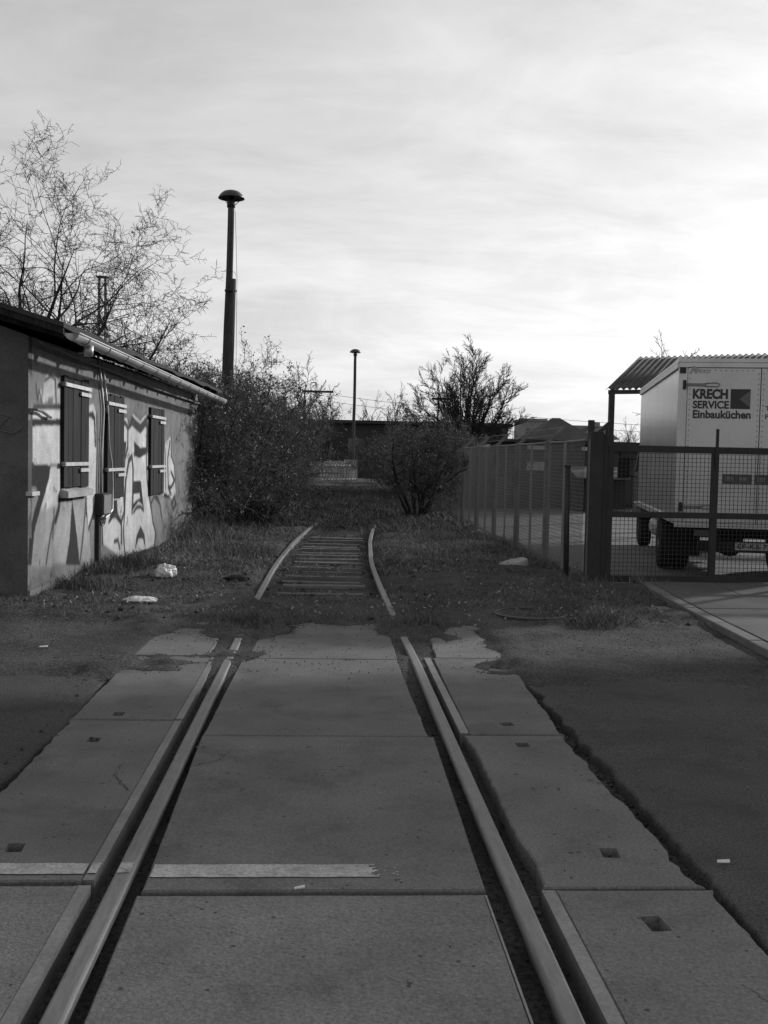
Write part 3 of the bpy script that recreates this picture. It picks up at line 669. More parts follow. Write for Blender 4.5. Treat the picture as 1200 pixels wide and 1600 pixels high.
# shutters
def shutter(s0, s1, z0, z1, zb_hi, zb_lo, np_, sill, seed):
    rnd = random.Random(seed)
    root = part('shutter', hbox(MB(), s0, s1, 0.0, .022, z0, z1), 'old_wood', hut)
    w = (s1 - s0) / np_
    for i in range(np_):
        a = s0 + i * w + .004; b_ = s0 + (i + 1) * w - .004; d = .044 + rnd.uniform(-.005, .005)
        part('plank', hbox(MB(), a, b_, .022, d, z0 + rnd.uniform(-.012, .012), z1 + rnd.uniform(-.03, .02)), 'old_wood', root)
    for zb in (zb_hi, zb_lo):
        part('strap_bar', hbox(MB(), s0 - .07, s1 + .06, .051, .066, zb - .022, zb + .022), 'strap', root)
        part('hasp', hbox(MB(), s1 - .42, s1 + .02, .051, .072, zb - .10, zb - .055), 'strap', root)
        part('bolt', MB().cyl(hw(s0 - .045, .05, zb), (HN[0], HN[1], 0), .028, .05, 8), 'rust', root)
    if sill:
        part('sill', MB().add([hw(s0 - .02, 0, 1.20), hw(s1 + .03, 0, 1.20), hw(s1 + .03, .10, 1.165), hw(s0 - .02, .10, 1.165), hw(s0 - .02, 0, 1.09), hw(s1 + .03, 0, 1.09), hw(s1 + .03, .10, 1.09), hw(s0 - .02, .10, 1.09)],
             [(3, 2, 1, 0), (4, 5, 6, 7), (0, 1, 5, 4), (1, 2, 6, 5), (2, 3, 7, 6), (3, 0, 4, 7)]), 'plaster', hut)
shutter(0.92, 1.95, 1.205, 2.53, 2.43, 1.49, 6, True, 1)
shutter(2.86, 3.80, 1.00, 2.44, 2.31, 1.40, 5, False, 2)
shutter(5.60, 6.62, 0.95, 2.39, 2.24, 1.42, 5, False, 3)
# pipes, box, hooks
part('conduit', MB().tube([hw(2.45, .03, 2.86)] + [hw(*((lambda q: (q[0], .03, q[1]))(WZ(*p)))) for p in ((528, 600), (518, 820), (514, 1035))], .018, 6).sm(), 'zinc', hut)
part('conduit', MB().tube([hw(2.62, .03, 2.86)] + [hw(*((lambda q: (q[0], .04, q[1]))(WZ(*p)))) for p in ((545, 600), (552, 790), (566, 880), (571, 1000), (570, 1120), (550, 1150), (530, 1165), (522, 1190))], .018, 6).sm(), 'zinc', hut)
part('conduit', MB().tube([hw(S0 + .1, .10, 2.80), hw(1.2, .10, 2.77), hw(2.5, .06, 2.76), hw(6, .06, 2.70), hw(10.0, .06, 2.68)], .015, 6).sm(), 'rust', hut)
bx = part('meter_box', hbox(MB(), 2.40, 2.82, 0.0, .11, .80, 1.09), 'dark_wall', hut, .008)
part('box_lid', hbox(MB(), 2.42, 2.80, .111, .122, .82, 1.07), 'rust', bx)
part('dark_strip', hbox(MB(), 2.44, 2.54, 0.0, .05, -.1, .80), 'dark_wall', hut)  # plain dark strip down the wall below the meter box
part('hook', MB().tube([hw(-.20, .0, 2.08), hw(-.16, .07, 2.08), hw(.1, .05, 2.07), hw(.3, .05, 2.03), hw(.45, .03, 2.02)], .017, 6), 'rust', hut)
part('hinge', hbox(MB(), -.23, .02, -.02, .05, 1.155, 1.20), 'strap', hut)
part('wire_loop', MB().tube([hw(2.6 + .13 * math.cos(t), .06, .75 + .10 * math.sin(t)) for t in np.linspace(0, 9, 30)], .009, 5), 'rust', hut)
part('plinth', hbox(MB(), S0 - .012, .85, 0.0, .03, -.15, .14), 'kerb', hut)
# faint scrawl on the gable end
sc = MB()
def scr(pts, w=.025):
    for p, q in zip(pts[:-1], pts[1:]):
        sc.beam(hw(S0 - .004, p[0], p[1]), hw(S0 - .004, q[0], q[1]), .004, w, (HD[0], HD[1], 0))
scr([(-.34, 2.05), (-.20, 2.0), (-.33, 1.86), (-.16, 1.82), (-.06, 1.88)]); part('scrawl', sc, 'edge_steel', hut)
sc = MB(); scr([(-.40, 1.60), (-.32, 1.52), (-.36, 1.40), (-.45, 1.44)]); part('scrawl', sc, 'edge_steel', hut)

# ------------------------------------------------------------------ lamp posts
def lamp(name, base, top, label, double, seed):
    t = thing(name, label, 'lamp post', tuple(base), group='mushroom-capped lamp posts')
    b = Vector(base); p = Vector(top); d = p - b
    pts = [b + d * f for f in (0, .15, .3, .45, .6, .75, .9, .955)]
    wob = random.Random(seed)
    pts = [q + Vector((wob.uniform(-.012, .012), wob.uniform(-.012, .012), 0)) for q in pts]
    part('pole', MB().tube(pts, [.098, .096, .093, .09, .086, .083, .08, .078], 12).sm(), 'pole_wood', t)
    n = part('neck', MB().tube([b + d * .95, b + d * .968, b + d * .972, b + d * .985], [.10, .10, .075, .06], 12).sm(), 'dark_metal', t)
    prof = [(.0, .20), (.10, .195), (.19, .165), (.26, .11), (.31, .04), (.325, .0), (.31, -.004), (.24, .03), (.12, .06), (.05, .06)]
    part('lamp_cap', MB().lathe([(max(r, .001), z) for r, z in prof], (p.x, p.y, p.z - .19), 28).sm(), 'cap', t)
    part('bulb', MB().lathe([(.02, .05), (.06, .0), (.055, -.05), (.02, -.07)], (p.x, p.y, p.z - .17), 10).sm(), 'zinc', t)
    for a in (0.3, 2.4, 4.5):
        part('stay', MB().tube([Vector((p.x + .26 * math.cos(a), p.y + .26 * math.sin(a), p.z - .17)), Vector((p.x + .07 * math.cos(a), p.y + .07 * math.sin(a), p.z - .36))], .009, 5), 'dark_metal', n)
    if double:
        q = b + Vector((.105, -.05, 0))
        part('stub_post', MB().tube([q, q + d * .3 + Vector((.0, 0, 0)), q + d * .735], [.09, .088, .08], 10).sm(), 'pole_wood', t)
        for f in (.45, .7): part('clamp', MB().tube([b + d * f + Vector((.055, -.02, -.02)), b + d * f + Vector((.055, -.02, .02))], .15, 12), 'dark_metal', t)
        part('cable', MB().tube([b + d * .94 + Vector((.11, -.02, 0)), b + d * .73 + Vector((.205, -.04, 0)), b + d * .3 + Vector((.27, -.04, 0))], .005, 4), 'dark_metal', t)
    return t
lamp('lamp_post', (-2.60, 26, 0), (-2.46, 26, 8.12), 'tall wooden lamp post with mushroom cap, braced by a stub post, behind the hut', True, 3)
lamp('lamp_post', (1.50, 60, 0), (1.52, 60, 7.86), 'slim single lamp post with mushroom cap standing by the pale board fence', False, 5)

# ------------------------------------------------------------------ trees and shrubs (vectorised growth)
def grow(rng_, P, D, L, r, levels):
    out = []
    for lv in levels:
        N = len(P); K = lv['K']; pts = np.zeros((N, K + 1, 3)); pts[:, 0] = P; d = D.copy(); dirs = np.zeros((N, K + 1, 3)); dirs[:, 0] = d
        for k in range(K):
            d = d + rng_.normal(0, lv['wig'], (N, 3)); d[:, 2] += lv['trop'] * (1 if not lv.get('arch') else (1 - lv['arch'] * k / K))
            d /= np.linalg.norm(d, axis=1)[:, None]; pts[:, k + 1] = pts[:, k] + d * (L / K)[:, None]; dirs[:, k + 1] = d
        rad = r[:, None] * np.linspace(1, lv['tip'], K + 1)[None, :]
        out.append((pts, rad))
        c = lv['nch']
        if not c: break
        idx = np.repeat(np.arange(N), c); t = lv['tmin'] + (1 - lv['tmin']) * (np.tile(np.arange(c), N) + rng_.uniform(0, 1, N * c)) / c
        f = np.clip(t * K, 0, K - 1e-4); i0 = f.astype(int); fr = (f - i0)[:, None]
        P2 = pts[idx, i0] * (1 - fr) + pts[idx, i0 + 1] * fr; Dp = dirs[idx, i0 + 1]
        rp = rad[idx, i0] * (1 - fr[:, 0]) + rad[idx, i0 + 1] * fr[:, 0]
        rv = rng_.normal(0, 1, (N * c, 3)); rv -= Dp * np.sum(rv * Dp, 1)[:, None]; rv /= np.linalg.norm(rv, axis=1)[:, None]
        an = R(1) * rng_.uniform(lv['ang'][0], lv['ang'][1], N * c)
        D2 = Dp * np.cos(an)[:, None] + rv * np.sin(an)[:, None]
        L2 = L[idx] * lv['ratio'] * (1 - lv.get('fall', .5) * t) * rng_.uniform(.6, 1.25, N * c)
        P, D, L, r = P2, D2, L2, np.maximum(rp * lv['rr'], lv.get('rmin', .003))
    return out
def tubes_np(levels_out, sides):
    VV = []; FF = []; off = 0
    for (pts, rad), n in zip(levels_out, sides):
        N, K, _ = pts.shape
        t = np.gradient(pts, axis=1); t /= np.linalg.norm(t, axis=2)[..., None] + 1e-9
        ref = np.where(np.abs(t[..., 2:3]) < .8, np.array([0, 0, 1.0]), np.array([1.0, 0, 0]))
        ref = np.repeat(ref[:, :1], K, 1)
        u = np.cross(t, ref); u /= np.linalg.norm(u, axis=2)[..., None] + 1e-9; w = np.cross(t, u)
        a = np.arange(n) * 2 * PI / n
        V = pts[:, :, None, :] + rad[:, :, None, None] * (u[:, :, None, :] * np.cos(a)[None, None, :, None] + w[:, :, None, :] * np.sin(a)[None, None, :, None])
        base = off + (np.arange(N)[:, None, None] * K + np.arange(K - 1)[None, :, None]) * n
        j = np.arange(n)[None, None, :]; j2 = (j + 1) % n
        FF.append(np.stack([base + j, base + j2, base + j2 + n, base + j + n], -1).reshape(-1, 4)); VV.append(V.reshape(-1, 3)); off += N * K * n
    return np.concatenate(VV), FF
def leaf_quads(rng_, pos, size, spread):
    N = len(pos); c = pos + rng_.normal(0, spread, (N, 3)); s = size * rng_.uniform(.5, 1.3, N)[:, None]
    a = rng_.normal(0, 1, (N, 3)); a /= np.linalg.norm(a, axis=1)[:, None]; b = rng_.normal(0, 1, (N, 3)); b -= a * np.sum(a * b, 1)[:, None]; b /= np.linalg.norm(b, axis=1)[:, None]
    fold = np.cross(a, b) * s * .25
    V = np.stack([c - a * s, c + b * s * .5 + fold, c + a * s, c - b * s * .5 + fold], 1).reshape(-1, 3)
    i = np.arange(N)[:, None] * 4; return V, np.concatenate([i + np.array([[0, 1, 2]]), i + np.array([[0, 2, 3]])])
def make_tree(name, label, group, seed, stems, levels, twig='twig', leaves=0, leafsize=.035, dry=0, loc=(0, 0, 0), rot=0, cat='tree', split=2, tmin_leaf=2):
    rng_ = np.random.default_rng(seed)
    P = np.array([s[0] for s in stems], float); D = np.array([s[1] for s in stems], float); D /= np.linalg.norm(D, axis=1)[:, None]
    L = np.array([s[2] for s in stems], float); r = np.array([s[3] for s in stems], float)
    out = grow(rng_, P, D, L, r, levels)
    t = thing(name, label, cat, loc, rot, group, local=True)
    sd = [9, 6, 5, 3, 3, 3][:len(out)]
    V, Fc = tubes_np(out[:split], sd[:split]); link('trunk', mesh_np('trunk', V, Fc, True), 'bark', t)
    V, Fc = tubes_np(out[split:], sd[split:]); stuff(link('crown', mesh_np('crown', V, Fc, True), twig, t))
    if leaves or dry:
        tips = np.concatenate([o_[0][:, 1:].reshape(-1, 3) for o_ in out[tmin_leaf:]])
        if leaves:
            V, T3 = leaf_quads(rng_, tips[rng_.integers(0, len(tips), leaves)], leafsize, .05); stuff(link('foliage', mesh_np('foliage', V, [T3]), 'leaf', t))
        if dry:
            V, T3 = leaf_quads(rng_, tips[rng_.integers(0, len(tips), dry)], leafsize * 1.1, .04); stuff(link('dry_leaves', mesh_np('dry_leaves', V, [T3]), 'dry_leaf', t))
    return t
def lv(K, wig, trop, nch, tmin, ang, ratio, rr, tip=.35, rmin=.003, fall=.5, arch=0): return dict(K=K, wig=wig, trop=trop, nch=nch, tmin=tmin, ang=ang, ratio=ratio, rr=rr, tip=tip, rmin=rmin, fall=fall, arch=arch)
FRUIT = [lv(12, .10, -.015, 11, .18, (30, 62), .58, .66, .04, fall=.35), lv(9, .13, .0, 8, .12, (35, 72), .52, .64, .12, fall=.3), lv(7, .15, .01, 7, .08, (35, 75), .50, .62, .3, .0062, .3), lv(5, .16, .01, 5, .1, (40, 80), .38, .7, .5, .005, .2), lv(3, .12, .01, 0, 0, (0, 0), 0, 0, .6, .0038)]
GT = 'bare trees behind the hut'
make_tree('bare_tree', 'spreading bare old fruit tree with crooked limbs directly behind the hut roof', GT, 11,
          [((0, 0, 0), (.02, 0, 1), 6.9, .16), ((.1, .1, 0), (.30, .05, 1), 6.5, .14), ((-.1, 0, 0), (-.42, .1, 1), 6.8, .15), ((.05, 0, .9), (.62, -.05, .9), 5.8, .11), ((.05, 0, 1.4), (.95, .1, .75), 4.8, .09)], FRUIT, 'tree_twig', loc=(-7.3, 24.2, 0)).scale = (.96, .96, .95)
make_tree('bare_tree', 'bare tree at the hut gable side with its left limbs leaving the picture', GT, 12,
          [((0, 0, 0), (.16, 0, 1), 6.8, .15), ((0, .1, 0), (.40, .1, 1), 6.2, .13), ((0, 0, 0), (-.2, .1, 1), 6.8, .14)], FRUIT, 'tree_twig', loc=(-9.0, 25.5, 0), rot=.6).scale = (.9, .9, .86)
LOW = [lv(7, .16, .02, 8, .2, (30, 65), .6, .6, .08), lv(6, .2, .03, 7, .12, (30, 75), .55, .6, .35), lv(5, .24, .05, 6, .1, (30, 75), .5, .6, .4, .005), lv(4, .2, .03, 0, 0, (0, 0), 0, 0, .6, .004)]
make_tree('bare_tree', 'low bare tree with crooked arms reaching over the hut gutter towards the tall lamp post', GT, 16,
          [((0, 0, 0), (-.1, 0, 1), 3.2, .10), ((0, 0, 1.6), (.8, 0, .55), 3.0, .07), ((0, 0, 2.0), (.45, .1, .9), 2.4, .06), ((.1, 0, 1.2), (.9, 0, .42), 2.8, .06)], LOW, 'tree_twig', loc=(-4.9, 24.8, 0.9))

HEDGE = [lv(7, .14, .10, 9, .12, (25, 65), .6, .6, .3, arch=1.6), lv(6, .2, .02, 9, .1, (30, 75), .5, .65, .35, .005), lv(5, .25, 0.0, 8, .05, (30, 80), .48, .7, .4, .004), lv(3, .25, 0, 0, 0, (0, 0), 0, 0, .6, .0032)]
def stems_ring(n, h, spread, rad, seed, r0=.035):
    q = random.Random(seed); out = []
    for i in range(n):
        a = q.uniform(0, 2 * PI); d = q.uniform(0, 1); out.append(((rad * d * math.cos(a), rad * d * math.sin(a), 0), (spread * d * math.cos(a), spread * d * math.sin(a), 1), h * q.uniform(.75, 1.15), r0 * q.uniform(.7, 1.2)))
    return out
GS = 'shrubs of the thicket beside the track'
sh_a = make_tree('shrub', 'dense tangled shrub grown against the far corner of the hut', GS, 21, stems_ring(17, 2.9, .75, .7, 1), HEDGE, leaves=4200, dry=2600, loc=(-2.75, 22.9, 0), cat='shrub', split=1, tmin_leaf=1)
sh_b = make_tree('shrub', 'tall bramble shrub with arching canes at the foot of the tall lamp post', GS, 22, stems_ring(17, 3.5, .6, .8, 2), HEDGE, leaves=3600, dry=2300, loc=(-2.5, 26.4, 0), cat='shrub', split=1, tmin_leaf=1)
sh_c = make_tree('shrub', 'dense shrub in the thicket between the hut and the lamp post, behind the gutter end', GS, 23, stems_ring(16, 3.1, .85, .6, 3), HEDGE, leaves=4000, dry=2000, loc=(-4.2, 24.6, 0), cat='shrub', split=1, tmin_leaf=1)
HL = 'tangled shrub of the long thicket left of the track, beyond the tall lamp post'
for (q, x, y_, rz, s) in ((sh_a, -2.6, 29.3, 1.3, 1.0), (sh_c, -4.0, 29.0, 2.4, 1.2), (sh_b, -2.6, 32.5, 4.0, .98), (sh_a, -3.6, 36.0, 3.0, 1.15), (sh_c, -2.4, 37.5, .5, 1.05), (sh_b, -2.9, 42.0, 1.7, 1.0), (sh_a, -2.7, 47.0, 5.2, 1.05), (sh_c, -5.0, 34, 1, 1.25), (sh_b, -6.5, 28.0, 2, 1.1)):
    copy_tree(q, (x, y_, 0), rz, s, HL)
copy_tree(sh_c, (-6.2, 22.9, 0), 2.2, 1.05, 'bushy shrub showing above the hut roof beneath the old fruit tree')
copy_tree(sh_a, (-8.4, 23.4, 0), .7, 1.1, 'bushy shrub above the hut roof below the limbs that leave the picture')
copy_tree(sh_a, (-3.05, 21.9, 0), 4.1, .78, 'small shrub squeezed against the far end of the hut wall')
for (q, x, y_, rz, k, l) in ((sh_b, -1.7, 24.6, .8, .42, 'knee-high bramble at the track side of the thicket, below the tall lamp post'), (sh_a, -1.75, 30.5, 2.2, .5, 'low brushy shrub spilling from the thicket towards the far track'), (sh_c, -1.5, 36.5, 3.7, .5, 'low brushy shrub spilling from the thicket towards the board fence')):
    copy_tree(q, (x, y_, 0), rz, k, l)
# right of the track
VASE = [lv(9, .035, .015, 13, .2, (16, 38), .44, .62, .10, fall=.5), lv(7, .07, .02, 11, .1, (20, 45), .46, .66, .3, .009, .4), lv(5, .10, .01, 7, .1, (22, 50), .42, .7, .4, .0075), lv(3, .12, .02, 0, 0, (0, 0), 0, 0, .6, .006)]
fan = [(a, th) for a, th in ((0, 2), (3.0, 10), (.2, 12), (2.8, 20), (6.1, 22), (3.3, 29), (.1, 31), (2.9, 38), (6.2, 40), (3.2, 47), (.25, 49), (1.5, 18), (4.6, 18), (1.2, 34), (4.4, 34), (5.2, 28), (2.1, 28))]
make_tree('bare_tree', 'bare tree with a rounded fan-shaped crown of fine twigs behind the mesh fence', 'bare trees across the yard', 31,
          [((0, 0, -.1), (.02, 0, 1), 2.2, .16)] + [((.05 * math.cos(a), .05 * math.sin(a), 1.55), (math.sin(R(th)) * math.cos(a), math.sin(R(th)) * math.sin(a), math.cos(R(th))), 4.6 - th * .031, .06) for a, th in fan],
          VASE, 'tree_twig', loc=(6.1, 45, 0))
GB = 'dark shrubs right of the track'
DARK = [lv(7, .12, .03, 9, .25, (25, 60), .55, .6, .3, arch=1.2), lv(6, .2, .02, 8, .1, (30, 75), .5, .65, .35, .006), lv(5, .25, 0.0, 7, .05, (30, 80), .5, .7, .4, .005), lv(3, .25, 0, 0, 0, (0, 0), 0, 0, .6, .004)]
db = make_tree('shrub', 'dark round shrub on several bare stems where the track bends away', GB, 41, stems_ring(13, 2.35, .85, .3, 6, .04), DARK, leaves=5500, dry=350, loc=(2.45, 28.0, .05), cat='shrub', split=1, tmin_leaf=1)
for (x, y_, rz, s, l) in ((4.0, 33.5, 1.0, 1.0, 'dark shrub at the far end of the mesh fence, next behind the round one'), (3.8, 37.5, 3.0, 1.0, 'dark shrub beyond the end of the mesh fence below the bare tree'),
                       (5.2, 41.0, 4.3, .95, 'broad dark shrub at the foot of the upright bare tree'), (7.6, 43.0, 5.1, .9, 'dark shrub between the bare tree and the garage roofs'), (3.0, 47, 2.4, .95, 'dark shrub against the long low building'), (3.4, 54, 1.4, 1.1, 'dark shrub beside the end of the pale board fence')):
    copy_tree(db, (x, y_, 0), rz, s, l)
# far trees
FARL = [lv(6, .06, .05, 9, .3, (20, 45), .6, .6, .3, .02), lv(6, .1, .06, 8, .15, (22, 50), .5, .6, .4, .015), lv(4, .15, .04, 5, .1, (25, 55), .5, .65, .5, .012), lv(3, .15, .04, 0, 0, (0, 0), 0, 0, .7, .01)]
ft = make_tree('bare_tree', 'small far bare tree showing over the long low building', 'far bare trees', 51, [((0, 0, 0), (.1, 0, 1), 6, .12), ((0, 0, 0), (-.3, 0, 1), 5.5, .1), ((0, 0, 0), (.4, .1, 1), 5.2, .1)], FARL, 'pale_twig', loc=(6.2, 95, 0))
for (x, y_, rz, s, l) in ((4.0, 100, 1, .95, 'small far bare tree showing over the long low building'), (8.2, 98, 2, .9, 'small far bare tree showing over the long low building'), (-1.6, 62, 2, .92, 'bare tree at the far end of the thicket'), (-0.2, 75, 4, .9, 'bare tree at the far end of the thicket'),
                       (21, 72, 0, .50, 'bare tree in the yard seen under the canopy roof'), (23.6, 80, 3, .62, 'bare tree in the yard seen under the canopy roof'), (17.6, 62, 5, .42, 'bare tree in the yard seen under the canopy roof')):
    copy_tree(ft, (x, y_, 0), rz, s, l)
copy_tree(ft, (13.6, 40, 0), 4.0, .80, 'bare twigs standing up behind the canopy roof ridge')

# ------------------------------------------------------------------ mesh fence along the track
def wire_grid(mb_pts, mb_f, fn, u0, u1, v0, v1, du, dv, r):
    """square-section wires laid on fn(u,v,off)"""
    def wire(a, b, nrm, side):
        i = len(mb_pts)
        for p in (a, b):
            for (c, d) in ((-1, -1), (1, -1), (1, 1), (-1, 1)): mb_pts.append(tuple(p + side * r * c + nrm * r * d))
        for j in range(4): mb_f.append((i + j, i + (j + 1) % 4, i + 4 + (j + 1) % 4, i + 4 + j))
    nrm = fn(u0, v0, 1) - fn(u0, v0, 0); su = (fn(u1, v0, 0) - fn(u0, v0, 0)).normalized(); sv = (fn(u0, v1, 0) - fn(u0, v0, 0)).normalized()
    u = u0
    while u <= u1 + 1e-6: wire(fn(u, v0, -r), fn(u, v1, -r), nrm, su); u += du
    v = v0
    while v <= v1 + 1e-6: wire(fn(u0, v, r), fn(u1, v, r), nrm, sv); v += dv
fence = thing('mesh_fence', 'tall wire mesh fence on concrete posts with cranked tops beside the track', 'fence', (3.5, 20, 0))
FY = [13.75, 16.25, 18.85, 21.45, 24.05, 26.65, 29.25, 31.85, 34.4]
def fx(y): return 3.48 + 0.004 * (y - 14)
for i, y_ in enumerate(FY[1:]):
    x = fx(y_); p = part('post', MB().box(x - .045, x + .045, y_ - .045, y_ + .045, -.2, 1.97), 'fence_post', fence, .01)
    part('post_arm', MB().beam((x + .01, y_, 1.94), (x + .25, y_ + .02, 2.18), .055, .05), 'fence_post', p)
for i in range(len(FY) - 1):
    ya, yb = FY[i] + (.06 if i else .12), FY[i + 1] - .06
    fn = lambda u, v, o: Vector((fx(u) + o, u, v))
    pv = []; pf = []; wire_grid(pv, pf, fn, ya, yb, .06, 1.93, .07, .055, .0029)
    me = bpy.data.meshes.new('wire_mesh'); me.from_pydata(pv, [], pf); stuff(link('wire_mesh', me, 'wire', fence))
    ym = (ya + yb) / 2; part('stay_rod', MB().tube([(fx(ym), ym, -.1), (fx(ym), ym, 1.93)], .022, 6), 'wire', fence)
    part('top_wire', MB().tube([(fx(ya), ya, 1.94), (fx(ym), ym, 1.935), (fx(yb), yb, 1.94)], .014, 5), 'wire', fence)
for i in range(1, len(FY) - 1):
    for f in (.45, .95):
        part('barbed_wire', MB().tube([(fx(FY[i]) + .25 * f, FY[i], 1.94 + .26 * f), (fx(FY[i + 1]) + .25 * f, FY[i + 1], 1.94 + .26 * f)], .004, 4), 'wire', fence)

# ------------------------------------------------------------------ gate
gp = thing('gate_post', 'thick dark steel gate post with a cranked bracket on top', 'gate post', (3.58, 13.6, 0))
part('post_body', MB().box(3.47, 3.64, 13.5, 13.7, -.2, 2.05), 'dark_metal', gp, .008)
part('hinge_post', MB().box(3.645, 3.715, 13.55, 13.66, -.1, 2.02), 'dark_metal', gp, .005)
part('top_stub', MB().box(3.455, 3.525, 13.56, 13.64, 2.05, 2.20), 'dark_metal', gp)
part('bracket_arm', MB().beam((3.55, 13.6, 2.0), (3.76, 13.6, 2.19), .05, .05), 'dark_metal', gp)
part('bracket_strut', MB().beam((3.70, 13.6, 1.98), (3.70, 13.6, 2.12), .04, .03), 'dark_metal', gp)
part('light_strip', MB().box(3.462, 3.470, 13.52, 13.58, 0, 1.95), 'fence_post', gp)
gate = thing('yard_gate', 'dark steel frame gate filled with square wire mesh closing the yard', 'gate', (5.2, 13.6, 0.06))
GX0, GX1, GYY = 3.725, 8.6, 13.62
for z, h_ in ((1.835, .09), (.955, .075), (.095, .09)): part('rail_bar', MB().box(GX0, GX1, GYY - .035, GYY + .035, z - h_ / 2, z + h_ / 2), 'dark_metal', gate, .004)
for k, x in enumerate((GX0 + .04, 5.19, 6.85, GX1 - .04)): part('upright', MB().box(x - .045, x + .045, GYY - .032, GYY + .032, .11, 1.82), 'dark_metal', gate, .004)
part('drop_bolt', MB().box(5.175, 5.215, GYY - .05, GYY - .036, 1.6, 2.12), 'dark_metal', gate)
for a, b_ in ((GX0 + .09, 5.14), (5.24, 6.80), (6.90, GX1 - .09)):
    for z0, z1 in ((.145, .915), (.995, 1.785)):
        fn = lambda u, v, o: Vector((u, GYY + o, v)); pv = []; pf = []; wire_grid(pv, pf, fn, a, b_, z0, z1, .056, .056, .0028)
        me = bpy.data.meshes.new('wire_mesh'); me.from_pydata(pv, [], pf); stuff(link('wire_mesh', me, 'gate_wire', gate))
pp = thing('iron_pipe_post', 'thin dark iron pipe standing upright beside the gate post', 'post', (3.23, 13.7, 0))
part('pipe', MB().tube([(3.24, 13.7, -.15), (3.225, 13.7, .8), (3.215, 13.7, 1.58)], .036, 10).sm(), 'dark_metal', pp)
part('pipe_cap', MB().tube([(3.215, 13.7, 1.57), (3.215, 13.7, 1.60)], .045, 10), 'dark_metal', pp)

# ------------------------------------------------------------------ box truck
TA = R(12.1)
truck = thing('box_truck', 'white box truck with kitchen-fitter lettering on its rear doors, parked behind the gate', 'truck', (5.09, 14.9, .012), -TA, local=True)
TW, TL, TZ0, TZ1 = 2.30, 6.35, 0.80, 3.17
body = part('box_body', MB().box(.02, TW - .02, .05, TL, TZ0, TZ1 - .06), 'side_panel', truck)
part('roof_cap', MB().box(0, TW, 0.02, TL + .01, TZ1 - .062, TZ1), 'alu', truck, .012)
part('side_top_rail', MB().box(-.012, .02, .06, TL, TZ1 - .14, TZ1 - .064), 'alu', body, .005)
part('side_bottom_rail', MB().box(-.01, .022, .02, TL, TZ0 - .04, TZ0 + .05), 'alu', body, .004)
part('rear_header', MB().box(.006, TW - .006, -.02, .05, TZ1 - .135, TZ1 - .066), 'alu', truck, .006)
for x0, x1 in ((.003, .125), (TW - .125, TW - .003)): part('corner_post', MB().box(x0, x1, -.018, .05, TZ0 - .02, TZ1 - .138), 'alu', truck, .006)
part('rear_sill', MB().box(.006, TW - .006, -.03, .06, TZ0 - .09, TZ0 - .022), 'alu', truck, .004)
part('rear_recess', MB().box(.126, TW - .126, .005, .049, TZ0 - .02, TZ1 - .14), 'chassis', truck)
doors = []
for k, (x0, x1) in enumerate(((.13, TW / 2 - .006), (TW / 2 + .006, TW - .13))):
    d_ = part('rear_door', MB().box(x0, x1, -.022, .004, TZ0 - .015, TZ1 - .145), 'white_paint', truck, .004); doors.append(d_)
    rv = MB(); z = TZ0 + .05
    while z < TZ1 - .2:
        for x in (x0 + .03, x1 - .03): rv.cyl((x, -.024, z), (0, 1, 0), .009, .008, 6)
        z += .075
    x = x0 + .08
    while x < x1 - .05: rv.cyl((x, -.024, TZ1 - .175), (0, 1, 0), .009, .008, 6); x += .075
    stuff(part('rivets', rv, 'edge_steel', d_))
    sgn = 1 if k == 0 else -1; xe = x0 if k == 0 else x1
    for z in (TZ1 - .375, 1.02):
        h_ = part('hinge', MB().box(min(xe - .05 * sgn, xe + .26 * sgn), max(xe - .05 * sgn, xe + .26 * sgn), -.036, -.023, z - .03, z + .012), 'edge_steel', d_, .003)
        part('hinge_knuckle', MB().cyl((xe - .045 * sgn, -.035, z - .01), (0, 0, 1), .024, .13, 8), 'dark_metal', h_)
        part('hinge_strap', MB().tube([(xe + .24 * sgn, -.034, z - .03), (xe + .42 * sgn, -.034, z - .035), (xe + .45 * sgn, -.034, z), (xe + .40 * sgn, -.034, z + .02), (xe + .24 * sgn, -.034, z + .012)], .007, 5), 'edge_steel', h_)
    hx = x1 - .35 if k == 0 else x0 + .08
    hr = part('handle_recess', MB().box(hx - .13, hx + .28, -.026, -.0225, 1.36, 1.50), 'lens', d_)
    part('handle', MB().box(hx - .09, hx + .02, -.034, -.0265, 1.40, 1.46), 'edge_steel', hr)
    part('handle', MB().box(hx + .10, hx + .22, -.034, -.0265, 1.40, 1.46), 'edge_steel', hr)
part('top_corner_block', MB().box(.012, .10, -.034, -.0185, TZ1 - .22, TZ1 - .14), 'dark_metal', truck)
def text_mesh(txt, x0, x1, z0, z1, yp, bold, m, parent, name='lettering', shear=0.0):
    cu = bpy.data.curves.new('t', 'FONT'); cu.body = txt; cu.size = 1.0; cu.offset = bold; cu.extrude = 0.01; cu.shear = shear; cu.resolution_u = 4
    o = bpy.data.objects.new('t', cu); COL.objects.link(o); dg = bpy.context.evaluated_depsgraph_get()
    me = bpy.data.meshes.new_from_object(o.evaluated_get(dg)); bpy.data.objects.remove(o); bpy.data.curves.remove(cu)
    n = len(me.vertices); v = np.zeros(n * 3, np.float32); me.vertices.foreach_get('co', v); v = v.reshape(-1, 3)
    mn = v.min(0); mx = v.max(0); w = np.zeros_like(v)
    w[:, 0] = x0 + (v[:, 0] - mn[0]) / (mx[0] - mn[0]) * (x1 - x0); w[:, 2] = z0 + (v[:, 1] - mn[1]) / (mx[1] - mn[1]) * (z1 - z0); w[:, 1] = yp - (v[:, 2] - mn[2]) / (mx[2] - mn[2]) * .003
    me.vertices.foreach_set('co', w.ravel()); me.name = name; me.materials.clear(); me.update(); return link(name, me, m, parent)
